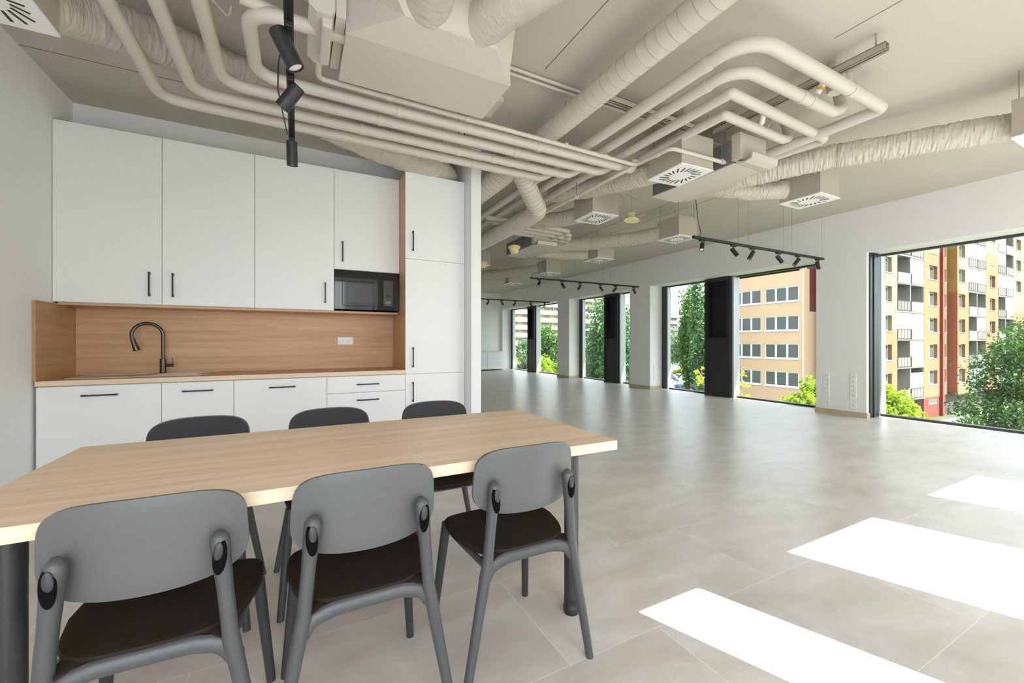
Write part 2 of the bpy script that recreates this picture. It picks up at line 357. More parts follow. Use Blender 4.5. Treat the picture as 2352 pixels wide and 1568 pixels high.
# microwave
mw = thing('microwave', 'black built-in microwave oven beneath the short wall cabinet', 'microwave', (.647, YUF, 1.459))
MB().box(ux[3]+.002, ux[4]-.002, YUF+.012, YB-.03, 1.476, 1.870).build('body', PANEL, mw)
GLB = mat('black_gloss_glass', rgb(26, 25, 23), .04, spec=.55)
GLB2 = mat('dark_microwave_window', rgb(58, 56, 50), .06, spec=.5)
CTRL = mat('dark_grey_control', rgb(62, 62, 60), .25)
MB().box(ux[3]+.003, ux[4]-.003, YUF, YUF+.012, 1.476, 1.870, .001).build('front_frame', GLB, mw)
d = MB().box(.402, .902, YUF-.012, YUF, 1.512, 1.792, .003).build('door', GLB, mw)
MB().box(.455, .745, YUF-.0135, YUF-.011, 1.543, 1.748).build('door_window', GLB2, d)
cp = MB().box(.800, .897, YUF-.0155, YUF-.011, 1.520, 1.786, .001).build('control_panel', CTRL, mw)
MB().box(.825, .872, YUF-.0165, YUF-.0145, 1.745, 1.765).build('display', mat('display_red', rgb(70, 20, 22), .3), cp)
m = MB()
for r in range(4):
    for k in range(3): m.box(.818+k*.024, .832+k*.024, YUF-.017, YUF-.0145, 1.715-r*.017, 1.721-r*.017)
m.build('buttons', BLK, cp)
MB().lathe([(0, .016), (.017, .016), (.018, 0)], Matrix.Translation((.849, YUF-.0145, 1.624)) @ Matrix.Rotation(PI/2, 4, 'X')).build('knob', BLKM, cp, True)
MB().box(.823, .875, YUF-.018, YUF-.0145, 1.545, 1.570, .002).build('open_button', mat('grey_button', rgb(130, 130, 128), .3), cp)
m = MB().box(ux[0]+.02, ux[4]-.01, YUF+.03, YB-.02, 1.438, 1.4585); tag(m.build('under_panel', OAKW), 'thin oak board closing the underside of the wall cabinets', 'panel')
# worktop, splashback, sink
o = tag(MB().box(-1.664, .9685, YBF-.004, YB-.001, .826, .864, .0015).build('worktop', OAKE), 'light oak kitchen worktop with a sink', 'worktop')
me = o.data; me.materials.append(OAKW)
for p in me.polygons:
    if p.normal.z > .9: p.material_index = 1
tag(MB().box(-1.657, .9685, YB-.012, YB-.0005, .8645, 1.4375).build('splashback', OAKW), 'long oak splashback behind the tap', 'splashback')
OAKY = wood('oak_side_board', rgb(172, 134, 96), rgb(196, 158, 118), 'y')
tag(MB().box(-1.6775, -1.658, YBF-.004, YB-.0005, .8645, 1.446).build('side_board', OAKY), 'short oak board standing against the left wall above the worktop', 'splashback')
s = thing('kitchen_sink', 'beige composite inset sink with a drainer, set in the worktop', 'sink', (-1.1, 4.5, .864))
m = MB(); x0, x1, y0, y1 = -1.56, -.70, 4.32, 4.76; z0 = .8645; z1 = .871
def rim(m, a0, a1, b0, b1, c0, c1, d0, d1, z0, z1):
    m.box(a0, a1, b0, d0, z0, z1); m.box(a0, a1, d1, b1, z0, z1); m.box(a0, c0, d0, d1, z0, z1); m.box(c1, a1, d0, d1, z0, z1)
m.box(x0, x1, y0, y0+.03, z0, z1, .002); m.box(x0, x1, y1-.06, y1, z0, z1, .002); m.box(x0, x0+.03, y0+.03, y1-.06, z0, z1); m.box(x0+.42, x0+.46, y0+.03, y1-.06, z0, z1); m.box(x1-.03, x1, y0+.03, y1-.06, z0, z1)
m.build('rim', STONE, s)
m = MB(); m.box(x0+.03, x0+.42, y0+.03, y1-.06, z0-.0005, z0+.0008); m.build('basin', mat('sink_basin', rgb(188, 176, 158), .5), s)
m = MB(); m.box(x0+.46, x1-.03, y0+.03, y1-.06, z0-.0005, z0+.0015)
for k in range(6): m.box(x0+.49, x1-.06, y0+.06+k*.05, y0+.068+k*.05, z0+.001, z0+.004)
m.build('drainer', STONE, s)
# tap
f = thing('kitchen_tap', 'gunmetal gooseneck tap with a pull-out spray head', 'tap', (-1.06, 4.70, .871))
MB().lathe([(0, 0), (.027, 0), (.027, .006), (.0225, .008), (.0225, .125), (.018, .128), (0, .128)], Matrix.Translation((-1.06, 4.70, .871))).build('base', GUN, f, True)
neck = fillet([(-1.06, 4.70, .99), (-1.06, 4.70, 1.31), (-1.165, 4.665, 1.31), (-1.262, 4.633, 1.31), (-1.275, 4.628, 1.20)], [0, .098, .05, .098, 0], 14)
arc = []
c0 = Vector((-1.158, 4.667, 1.205)); ux_ = Vector((-1.06, 4.70, 0))-Vector((-1.158, 4.667, 0))
arc = [Vector((-1.06, 4.70, .99))]
for k in range(25):
    a = math.radians(200*k/24); arc.append(c0+ux_*math.cos(a)+Vector((0, 0, .103))*math.sin(a))
MB().tube(arc, .0135, 16).build('spout', GUN, f, True)
e = arc[-1]; dr = (arc[-1]-arc[-2]).normalized()
Mt = Matrix.Translation(e-dr*.005) @ dr.to_track_quat('Z', 'Y').to_matrix().to_4x4()
MB().lathe([(0, 0), (.0155, 0), (.0165, .02), (.0185, .05), (.0245, .095), (.0250, .104), (.021, .107), (0, .107)], Mt).build('spray_head', GUN, f, True)
hh = MB(); hh.cyl((-1.045, 4.70, .938), (-.985, 4.695, .938), .0125); hh.cyl((-.992, 4.696, .94), (-.992, 4.696, 1.005), .0045, .004, 12)
hh.build('lever', GUN, f, True)
sk = thing('wall_socket', 'white double power socket on the oak splashback', 'socket', (.462, YB-.012, 1.157))
MB().box(.384, .540, YB-.021, YB-.0125, 1.117, 1.198, .003).build('plate', PLASTW, sk)
for k in range(2):
    cx = .423+k*.078; q = MB().lathe([(.0, .004), (.019, .004), (.021, .010), (.024, .010), (.024, 0)], Matrix.Translation((cx, YB-.021, 1.157)) @ Matrix.Rotation(PI/2, 4, 'X')).build('socket_well', PLASTW, sk, True)
    m = MB(); 
    for dx in (-.0095, .0095): m.cyl((cx+dx, YB-.0262, 1.157), (cx+dx, YB-.0245, 1.157), .0024, seg=10)
    m.build('contact_hole', SOCKD, q)

# socket columns on the window wall piers
def gang(label, yc, zt, n, group, face='x', xc=None, ztop=None):
    g = thing('socket_strip' if n > 1 else 'wall_socket', label, 'socket', (XW, yc, zt) if face == 'x' else (xc, 7.34, zt), 0, group)
    def bxx(m, a, b, z0, z1, d0, d1, bev=0):
        if face == 'x': m.box(XW-d1, XW-d0, yc+a, yc+b, z0, z1, bev)
        else: m.box(xc+a, xc+b, 7.34-d1, 7.34-d0, z0, z1, bev)
    m = MB(); bxx(m, -.04, .04, zt-.071*n-.005, zt+.005, .0005, .009, .002); p = m.build('plate', PLASTW, g)
    for k in range(n):
        zc = zt-.071*(k+.5); m = MB()
        for a in (-.012, .006): bxx(m, a, a+.006, zc-.003, zc+.003, .0091, .0105)
        bxx(m, -.003, .003, zc+.008, zc+.014, .0091, .0105)
        m.build('contact_hole', SOCKD, p)
    return g
GS = 'socket strips on the window piers'
gang('vertical strip of five white sockets, beside the window full of peach building', 3.578, .640, 5, GS); gang('small white outlet below the socket strip, nearer the peach building view', 3.575, .205, 1, GS)
gang('vertical strip of five white sockets, beside the jamb of the widest window', 3.216, .640, 5, GS); gang('small white outlet below the socket strip, nearer the widest window', 3.213, .205, 1, GS)
gang('vertical strip of five white sockets inside a bright window reveal', 0, .575, 5, GS, 'y', 7.74); gang('single white outlet inside the bright reveal beside a socket strip', 0, .560, 1, GS, 'y', 7.92)
gang('faint socket strip on the pier beyond, at its far edge', 11.21, .60, 5, GS); gang('faint socket strip on the pier beyond, at its near edge', 10.86, .60, 5, GS)

# low drawer unit at the end wall
lc = thing('drawer_unit', 'low white drawer unit against the end wall', 'drawer unit', (6.6, 15.05, 0))
MB().box(5.1, 7.50, 15.06, 15.58, .04, .73).box(5.08, 7.53, 15.03, 15.58, .73, .77).build('body', CARC, lc)
for k in range(3):
    for r in range(3):
        MB().box(5.12+k*.80, 5.905+k*.80, 15.04, 15.06, .045+r*.228, .266+r*.228, .002).build('drawer', FRONT, lc)

# ------------------------------------------------------------------ table and chairs
tb = thing('dining_table', 'long light oak dining table on dark round legs', 'table', (.215, 1.736, 0))
TB = (-.734, 1.165, 1.304, 2.168)
o = MB().box(TB[0], TB[1], TB[2], TB[3], .707, .745, .0012).build('tabletop', OAK, tb)
o.data.materials.append(OAKE)
for p in o.data.polygons:
    if abs(p.normal.z) < .5: p.material_index = 1
for lx, ly in ((1.035, 1.444), (-.615, 1.444), (1.035, 2.03), (-.615, 2.03)):
    l = MB().tube([(lx, ly, .0), (lx, ly, .706)], .03, 24).build('leg', TLEG, tb, True)
    MB().lathe([(0, 0), (.031, 0), (.033, .012), (.033, .03), (.0305, .034), (.0305, .06), (.0315, .062)], Matrix.Translation((lx, ly, .0))).build('foot_cap', BLK, l, True)

def make_chair():
    """origin on the floor; the sitter looks along +y"""
    c = thing('dining_chair', 'x', 'chair')
    # backrest shell
    m = MB(); NU, NV = 28, 16; W, Hh = .193, .103; zc = .692
    def bp(u, v, side):
        # squircle mapping of the square to a rounded outline
        a, b = u, v; e = 4.2
        k = (abs(a)**e+abs(b)**e)**(1/e) if (a or b) else 1; mx = max(abs(a), abs(b)); q = mx/k if k else 1
        x, z = a*q, b*q
        X = x*W*(1.0-.03*z)
        zz = zc+z*Hh*(1.0+(.0 if z > 0 else .0))-(.016*(1-x*x) if z < 0 else -.006*(1-x*x))*abs(z)
        Y = -.205+.042*(x*x)-.012*(z)-.004
        th = .0085*(1-.45*max(abs(x), abs(z))**6)
        return Vector((X, Y+side*th, zz))
    G = {}
    for sd in (-1, 1):
        for i in range(NU+1):
            for j in range(NV+1): G[sd, i, j] = m.bm.verts.new(bp(-1+2*i/NU, -1+2*j/NV, sd))
        for i in range(NU):
            for j in range(NV): m.bm.faces.new((G[sd, i, j], G[sd, i+1, j], G[sd, i+1, j+1], G[sd, i, j+1]))
    for i in range(NU):
        for j in (0, NV): m.bm.faces.new((G[-1, i, j], G[-1, i+1, j], G[1, i+1, j], G[1, i, j]))
    for j in range(NV):
        for i in (0, NU): m.bm.faces.new((G[-1, i, j], G[-1, i, j+1], G[1, i, j+1], G[1, i, j]))
    m.build('backrest', PLA, c, True)
    m = MB(); G = {}
    for sd in (.2, 1.75):
        for i in range(NU+1):
            for j in range(NV+1):
                p = bp(-1+2*i/NU, -1+2*j/NV, sd); p.x *= .982; p.z = zc+(p.z-zc)*.972; G[sd, i, j] = m.bm.verts.new(p)
        for i in range(NU):
            for j in range(NV): m.bm.faces.new((G[sd, i, j], G[sd, i+1, j], G[sd, i+1, j+1], G[sd, i, j+1]))
    for i in range(NU):
        for j in (0, NV): m.bm.faces.new((G[.2, i, j], G[.2, i+1, j], G[1.75, i+1, j], G[1.75, i, j]))
    for j in range(NV):
        for i in (0, NU): m.bm.faces.new((G[.2, i, j], G[.2, i, j+1], G[1.75, i, j+1], G[1.75, i, j]))
    m.build('back_pad', mat('charcoal_back_pad', rgb(58, 58, 60), .8, spec=.25), c, True, label='dark charcoal upholstered front of the backrest')
    # seat: a cushioned pan with rear tabs reaching the legs
    m = MB(); N = 48; out = []
    def so(a):
        ca, sa = math.cos(a), math.sin(a); e = 3.8
        x = math.copysign(abs(ca)**(2/e), ca); y = math.copysign(abs(sa)**(2/e), sa)
        w = .207 if y > 0 else .207-.038*abs(y)
        return x*w, y*.1985-.0065
    rings = []
    for (f, z) in ((0, .452), (.45, .453), (.8, .459), (.93, .463), (.985, .461), (1.0, .452), (.985, .440), (.9, .432), (0, .430)):
        if f == 0: rings.append([m.bm.verts.new((0, 0, z))]); continue
        rg = []
        for k in range(N):
            x, y = so(2*PI*k/N); dz = -.018*max(0, (y/.19))**3 if f > .4 else 0
            rg.append(m.bm.verts.new((x*f, y*f, z+dz)))
        rings.append(rg)
    for A, B in zip(rings, rings[1:]):
        for k in range(N):
            q = [A[k % len(A)], A[(k+1) % len(A)], B[(k+1) % len(B)], B[k % len(B)]]; g = []
            for v in q:
                if v not in g: g.append(v)
            if len(g) > 2: m.bm.faces.new(g)
    for sx in (-1, 1):   # tabs
        m.tube(fillet([(sx*.10, -.15, .451), (sx*.125, -.175, .450), (sx*.158, -.205, .449)], .03), [.02]*4+[.018]*5+[.012]*3 if False else .012, 10, ell=(.55, 2.0))
    m.build('seat', SEATM, c, True, label='dark brown seat pad')
    # frame under the seat: rear rail arching between the rear legs, side rails
    m = MB()
    P = [(-.1775, -.2145, .352), (-.172, -.210, .392), (-.145, -.207, .424), (-.09, -.205, .436), (0, -.203, .436), (.09, -.205, .436), (.145, -.207, .424), (.172, -.210, .392), (.1775, -.2145, .352)]
    Pd = resample(fillet(P, .06, 4), .02); n_ = len(Pd)
    m.tube(Pd, [(.0195-.004*math.sin(PI*i/(n_-1)))*min(1, .5+.17*min(i, n_-1-i)) for i in range(n_)], 14, ell=(1.2, .75))
    for sx in (-1, 1):
        m.tube(resample([Vector((sx*.163, -.205, .425)), Vector((sx*.178, 0, .424)), Vector((sx*.178, .150, .415))], .05), .011, 10)
    m.tube(resample([Vector((-.178, .15, .41)), Vector((.178, .15, .41))], .06), .010, 10)
    m.build('seat_frame', mat('charcoal_rear_leg', rgb(72, 73, 73), .4), c, True)
    for sx in (-1, 1):
        top = Vector((sx*.140, -.2215, .700)); mid = Vector((sx*.163, -.214, .44)); ft = Vector((sx*.244, -.215, .0))
        pts = []
        for k in range(49):
            t = k/48; z = top.z*(1-t)
            if z > .44: q = top.lerp(mid, (top.z-z)/(top.z-.44))
            else:
                tt = (.44-z)/.44; q = mid.lerp(ft, tt)
            q.z = z; pts.append(q)
        rr = [(.0175+.0045*max(0, (p.z-.56)/.14))*(1 if p.z < .675 else math.sqrt(max(.02, 1-((p.z-.675)/.0265)**2))) if p.z > .44 else .0175+.0015*(p.z/.44)-.0035*(1-p.z/.44) for p in pts]
        m = MB(); m.tube(pts, rr, 18)
        lg = m.build('rear_leg', mat('charcoal_rear_leg', rgb(72, 73, 73), .4), c, True, auto=60)
        # black oval on the leg top stands in for the socket's shade, plug on it
        Ms = Matrix.Translation((sx*.1450, -.2395, .646)) @ Matrix.Rotation(sx*.07, 4, 'Y') @ Matrix.Rotation(-.10, 4, 'X') @ Matrix.Diagonal((.0145, .0068, .041, 1))
        b = MB(); bmesh.ops.create_uvsphere(b.bm, u_segments=20, v_segments=12, radius=1, matrix=Ms); b.build('socket', SOCKD, lg, True)
        Ms = Matrix.Translation((sx*.1430, -.2440, .660)) @ Matrix.Rotation(sx*.07, 4, 'Y') @ Matrix.Diagonal((.0095, .0045, .022, 1))
        b = MB(); bmesh.ops.create_uvsphere(b.bm, u_segments=20, v_segments=12, radius=1, matrix=Ms); b.build('plug', PLAF, lg, True)
        ft = Vector((sx*.214, .214, 0)); tp = Vector((sx*.178, .150, .432))
        m = MB(); pts = [tp.lerp(ft, k/10) for k in range(11)]; m.tube(pts, [.0185-.0045*(k/10) for k in range(11)], 16); m.build('front_leg', PLAF, c, True, auto=60)
    return c
ch = make_chair()
GC = 'charcoal chairs around the oak table'
spots = [(.703, 1.422, 0, 'charcoal shell chair on the near side, beside the table leg at the room end'),
         (.178, 1.402, 0, 'charcoal shell chair in the middle of the near side of the table'),
         (-.298, 1.415, -.03, 'charcoal shell chair on the near side, closest to the left wall'),
         (.708, 2.15, PI, 'charcoal chair across the table, in front of the tall white cupboard'),
         (.153, 2.16, PI, 'charcoal chair across the table, in front of the white drawer cabinet'),
         (-.392, 2.16, PI, 'charcoal chair across the table, in front of the narrow base cabinet')]
for i, (x, y, rz, lb) in enumerate(spots):
    c = ch if i == 0 else copy_tree(ch); c.location = (x, y, 0); c.rotation_euler = (0, 0, rz); c['label'] = lb; c['group'] = GC
#@@CEILING
# ------------------------------------------------------------------ ceiling services: pipes
PZ, LZ, PR = 2.80, 2.90, .037
def pipe(label, pts, r=PR, fr=.12, group=None, joints=(), m=None, name='pipe', cat='pipe', hang=()):
    t = thing(name, label, cat, tuple(pts[0]), 0, group)
    P = resample(fillet(pts, fr, 8), .12)
    MB().tube(P, r, 18).build('tube', m or PIPEM, t, True)
    for j in joints:                      # a band of tape or a coupling: (point, direction)
        p = Vector(j[0]); d = Vector(j[1]).normalized(); MB().tube([p-d*.02, p+d*.02], r+.0045, 18).build('coupling', PIPEM, t, True)
    for hx in hang:
        p = Vector(hx); MB().cyl(p, (p.x, p.y, H), .004, seg=8).build('hanger_rod', WIRE, t)
        d = Vector((1, 0, 0)) if abs(P[-1].x-P[0].x) > abs(P[-1].y-P[0].y) else Vector((0, 1, 0))
        MB().tube([p-d*.012, p+d*.012], r+.006, 18).build('clamp', PIPEM, t, True)
    return t
GP = 'insulated pipes above the kitchen'
AX = [(-.818, 3.575, 2.18, 'lowest of the four parallel beige pipes, nearest the cabinets'), (-.605, 3.39, 2.38, 'second beige pipe up from the cabinets'),
      (-.42, 3.185, 2.62, 'third beige pipe up from the cabinets'), (-.222, 3.0, 2.79, 'uppermost of the four parallel beige pipes')]
LX = [2.295, 2.49, 2.71, 2.93]
for i, (xa, ya, xe, lb) in enumerate(AX):
    start = [(xa, -.35, PZ)] if i < 3 else [(.9, 2.42, PZ+.02), (xa, 2.42, PZ)]
    pipe(lb, start+[(xa, ya, PZ), (xe+.08, ya, PZ), (xe+.085, ya-.02, LZ-.01)] if i == 3 else start+[(xa, ya, PZ), (xe+.02, ya, PZ), (LX[i], ya-.16, LZ-.03)],
         fr=.13, group=GP, joints=[((.35+.1*i, ya, PZ), (1, 0, 0)), ((1.45+.12*i, ya, PZ), (1, 0, 0))], hang=[(1.15+.09*i, ya, PZ)] if i < 2 else ())
pipe('thin beige condensate pipe along the edge of the big fan coil box', [(.115, 2.60, 2.80), (.115, 2.84, 2.79), (2.78, 2.872, 2.785), (2.775, 2.45, 2.765), (3.50, 2.39, 2.745)], r=.017, fr=.05, group='thin condensate pipes',
     joints=[((.55, 2.846, 2.789), (1, 0, 0)), ((1.12, 2.853, 2.788), (1, 0, 0)), ((2.42, 2.87, 2.79), (1, 0, 0)), ((2.775, 2.6, 2.77), (0, 1, 0))], hang=[(2.0, 2.868, 2.795), (3.35, 2.40, 2.75)])
pipe('thin beige condensate pipe running away down the long room', [(2.765, 2.88, 2.765), (2.69, 3.05, 2.725), (2.67, 9.0, 2.70)], r=.017, fr=.03, group='thin condensate pipes', hang=[(2.685, 3.65, 2.72), (2.68, 5.1, 2.715)], joints=[((2.68, 4.5, 2.718), (0, 1, 0))])
# the four looping pipes
GL = 'looping pipes of the long room'
pipe('outermost looping beige pipe with the widest bend', [(LX[0], 11, LZ), (LX[0], 1.46, LZ), (3.90, 1.465, LZ), (3.86, 2.36, LZ-.02), (3.78, 2.42, LZ-.04)], r=.043, fr=[0, .22, .05, .05, 0], group=GL, joints=[((LX[0], 1.75, LZ), (0, 1, 0)), ((3.42, 1.465, LZ), (1, 0, 0))])
pipe('second looping beige pipe, inside the widest one', [(LX[1], 11, LZ), (LX[1], 1.665, LZ), (3.62, 1.668, LZ), (3.74, 1.66, LZ+.05), (3.76, 1.70, H-.004)], r=.040, fr=[0, .18, .07, .06, 0], group=GL, joints=[((LX[1], 1.9, LZ), (0, 1, 0)), ((3.2, 1.667, LZ), (1, 0, 0)), ((3.32, 1.667, LZ), (1, 0, 0))])
pipe('third looping beige pipe with a sharp mitred corner', [(LX[2], 11, LZ), (LX[2], 1.87, LZ), (4.06, 1.92, LZ), (3.97, 2.44, LZ-.01), (3.85, 2.48, LZ-.04)], r=.038, fr=[0, .012, .05, .04, 0], group=GL)
pipe('innermost looping beige pipe with a sharp mitred corner', [(LX[3], 11, LZ), (LX[3], 2.075, LZ), (3.74, 2.095, LZ), (3.84, 2.10, LZ+.04), (3.86, 2.16, H-.004)], r=.036, fr=[0, .012, .06, .05, 0], group=GL)
# a second set of loops deeper in the room
for k, (y, xe, lb) in enumerate(((5.20, 3.70, 'farther loop of pipe, first of the distant set'), (5.38, 3.86, 'farther loop of pipe, second of the distant set'), (5.56, 3.98, 'farther loop of pipe, third of the distant set'), (5.74, 4.06, 'farther loop of pipe, last of the distant set'))):
    pipe(lb, [(LX[k], y, LZ-.04), (xe, y, LZ-.06), (xe-.02, y+.35+.1*(3-k), LZ-.06), (3.72, 6.12+.03*k, LZ-.04)], r=.034, fr=.07, group='distant loops of pipe', joints=[((3.25+.1*k, y, LZ-.05), (1, 0, 0))])
pipe('pale pipe leading into the left side of the fan coil box', [(-1.2, 2.05, 2.93), (.15, 2.30, 2.90)], r=.06, group='pipes joining the fan coil box')
pipe('slimmer pale pipe under the one entering the fan coil box', [(-.25, 2.40, 2.83), (.14, 2.50, 2.84)], r=.03, group='pipes joining the fan coil box')
pipe('fat pale pipe crossing above the black track to the fan coil box', [(-.4, 1.95, 2.98), (.24, 2.10, 2.96)], r=.055, group='pipes joining the fan coil box')
# conduits on the ceiling
GCN = 'thin conduits on the ceiling'
pipe('pair of thin conduits, the one nearer the kitchen', [(1.15, 2.72, H-.03), (5.0, 2.74, H-.03)], r=.012, group=GCN)
pipe('pair of thin conduits, the one nearer the viewer', [(1.15, 2.66, H-.03), (3.2, 2.68, H-.03)], r=.012, group=GCN)
pipe('short conduit behind the sloping pipes at the left', [(-1.1, 2.05, H-.03), (.3, 2.62, H-.03)], r=.012, group=GCN)

def strut(label, x0, x1, y, z, alongx=True, drops=()):
    t = thing('strut_channel', label, 'bracket rail', (x0, y, z) if alongx else (y, x0, z), 0, 'strut channels holding the pipes')
    def b(m, a0, a1, b0, b1, c0, c1): m.box(a0, a1, b0, b1, c0, c1) if alongx else m.box(b0, b1, a0, a1, c0, c1)
    m = MB(); b(m, x0, x1, y-.025, y-.021, z, z+.05); b(m, x0, x1, y+.021, y+.025, z, z+.05); b(m, x0, x1, y-.025, y+.025, z+.046, z+.05)
    b(m, x0, x1, y-.025, y-.012, z, z+.004); b(m, x0, x1, y+.012, y+.025, z, z+.004); m.build('channel', BOXM, t)
    m = MB(); b(m, x0, x1, y-.011, y+.011, z+.040, z+.0455); m.build('slot', mat('slot_dark', rgb(96, 90, 80), .8), t)
    for d in drops:
        c = (d, y) if alongx else (y, d); MB().cyl((c[0], c[1], z+.05), (c[0], c[1], H), .006, seg=8).build('rod', BOXM, t)
    return t
strut('channel bracket over the looping pipes, starting at the spiral duct', 2.12, 3.10, 2.47, 2.985, True, (2.2, 2.95))
strut('long channel bracket crossing the bends of the looping pipes', 1.24, 2.48, 3.36, 3.02, False, (1.30, 2.3))
strut('channel bracket high behind the sloping pipes at the left', -1.35, .2, 2.25, 3.03, True, (-1.2, -.1))
strut('short channel bracket beyond the condensate pipe', 1.25, 1.75, 3.28, 2.86, True, (1.3, 1.7))
strut('channel bracket holding the pipes beyond the dropping duct', 2.2, 3.05, 6.6, 2.84, True, (2.25, 3.0))

# ------------------------------------------------------------------ ducts
def duct(label, pts, r, wr=.10, fr=.15, m=None, group=None, name='flexible_duct', squash=1., seg=56, step=.0045, sc=9., ribs=None, rr=None, clampat=()):
    t = thing(name, label, 'duct', tuple(pts[0]), 0, group); P = resample(fillet(pts, fr, 10), step); off = Vector((random.random()*50, 0, 0))
    L = [0]
    for a, b in zip(P, P[1:]): L.append(L[-1]+(b-a).length)
    def fn(i, a, p):
        if ribs: return 1.0
        q = Vector((math.cos(a)*1.1, math.sin(a)*1.1, L[i]*sc))
        f = 1+wr*(mnoise.noise(q+off)*.45+.35*mnoise.noise(Vector((math.cos(a)*3, math.sin(a)*3, L[i]*sc*2.6))+off)+.45*mnoise.noise(Vector((math.cos(a)*2, math.sin(a)*2, L[i]*2.2))-off))
        f += wr*.55*mnoise.noise(Vector((math.cos(a+L[i]*2)*1.1, math.sin(a+L[i]*2)*1.1, L[i]*72))+off)
        return f
    R = [ (rr(L[i]/L[-1]) if rr else 1)*r for i in range(len(P))]
    MB().tube(P, R, seg, True, fn=fn, ell=(squash, 1)).build('duct_skin', m or DUCTM, t, True, auto=80)
    if ribs:
        m_ = MB(); s_ = ribs
        while s_ < L[-1]-.02 and P[min(range(len(L)), key=lambda k: abs(L[k]-s_))].y < 9.5:
            i = min(range(len(L)), key=lambda k: abs(L[k]-s_)); d = (P[min(i+1, len(P)-1)]-P[max(i-1, 0)]).normalized()
            u = Vector((0, 0, 1)) if abs(d.z) < .9 else Vector((1, 0, 0)); u = (u-d*u.dot(d)).normalized(); w = d.cross(u); rr_ = R[i]*1.004
            ring = [P[i]+(u*math.cos(a)+w*math.sin(a))*rr_+d*(.18*rr_*math.cos(a)) for a in [2*PI*k/36 for k in range(37)]]
            m_.tube(ring, .0032, 5, cap=False); s_ += ribs
        m_.build('spiral_seam', BOXM, t, True)
    for c in clampat:
        i = min(range(len(L)), key=lambda k: abs(L[k]-c*L[-1])); d = (P[min(i+1, len(P)-1)]-P[max(i-1, 0)]).normalized()
        MB().tube([P[i]-d*.008, P[i]+d*.008], R[i]*1.06, 32).build('band', BOXM, t, True)
    return t
duct('straight spiral-seamed duct running away above the pipes', [(1.96, -.35, 2.972), (1.96, 3.62, 2.972)], .086, ribs=.085, m=DUCTS, name='spiral_duct', step=.02, fr=.1)
duct('spiral duct dropping below the pipes beside the partition and turning down the room', [(1.96, 3.60, 2.972), (1.975, 3.70, 2.955), (2.50, 4.14, 2.68), (2.52, 4.42, 2.672), (2.52, 9.5, 2.672)], .104, ribs=.055, m=DUCTS, name='spiral_duct', step=.02, fr=[0, .05, .12, .12, 0], seg=32)
duct('spiral duct end curving behind the partition', [(1.965, 3.66, 2.965), (1.96, 3.95, 2.94), (1.87, 4.35, 2.87), (1.85, 8, 2.85)], .115, ribs=.06, m=DUCTS, name='spiral_duct', fr=.15, step=.02)
duct('long crumpled duct from the corner diffuser to the tall cupboard', [(-1.20, 2.866, 2.81), (-1.10, 3.06, 2.92), (-.68, 3.30, 3.0), (-.33, 3.46, 3.01), (.1, 3.74, 2.99), (.65, 4.05, 2.985), (1.25, 4.25, 2.985), (1.50, 4.42, 2.98), (1.46, 4.72, 2.98)], .14, wr=.15, fr=.22, squash=.88)
# fan coil box 1 and its plenum
fc = thing('fan_coil_unit', 'big beige fan coil box hanging above the table', 'air conditioner', (.7, 2.5, 2.75))
MB().box(.225, 1.185, 2.30, 2.74, 2.75, 3.0, .003).build('casing', PIPEM, fc)
a = [(.225, 2.30, 2.75), (1.17, 2.30, 2.75), (1.17, 2.30, 3.0), (.225, 2.30, 3.0)]; b = [(.50, 2.10, 2.80), (1.02, 2.10, 2.80), (1.02, 2.10, 3.06), (.24, 2.10, 3.06)]
m = MB(); va = [m.bm.verts.new(p) for p in a]; vb = [m.bm.verts.new(p) for p in [(.49, 2.13, 2.815), (1.01, 2.13, 2.815), (1.10, 2.02, 3.10), (.235, 1.95, 3.10)]]
m.bm.faces.new(va); m.bm.faces.new(list(reversed(vb)))
for k in range(4): m.bm.faces.new((va[k], vb[k], vb[(k+1) % 4], va[(k+1) % 4]))
m.build('plenum', DUCTM, fc)
tr = MB(); tr.prism([(.06, 2.24, 2.90), (.05, 2.24, 2.80), (.085, 2.24, 2.77), (.15, 2.24, 2.77), (.17, 2.24, 2.80), (.17, 2.24, 2.90)], (0, .42, 0)); tr.build('drip_tray', PIPEM, fc)
MB().box(.175, .222, 2.26, 2.70, 2.79, 2.95).build('bracket', PIPEM, fc)
tr = MB(); tr.box(.11, .16, 2.27, 2.60, 2.73, 2.79, .01); tr.build('pump_box', PIPEM, fc)
for (x, y) in ((.27, 2.36), (.27, 2.68), (1.14, 2.36), (1.14, 2.68)): MB().cyl((x, y, 3.0), (x, y, H), .005, seg=8).build('hanger_rod', WIRE, fc)
m = MB(); m.box(1.187, 1.235, 2.50, 2.72, 2.765, 2.80); m.build('end_rail', BOXM, fc)
duct('fat foil duct leaving the fan coil plenum straight toward the viewer', [(.60, 2.14, 2.925), (.60, 1.7, 2.95), (.60, -.3, 2.99)], .125, wr=.03)
duct('fat foil duct leaving the fan coil plenum slanting to the window side', [(.91, 2.16, 2.925), (.97, 1.98, 2.94), (1.25, 1.45, 2.97), (1.55, -.3, 3.0)], .12, wr=.03)
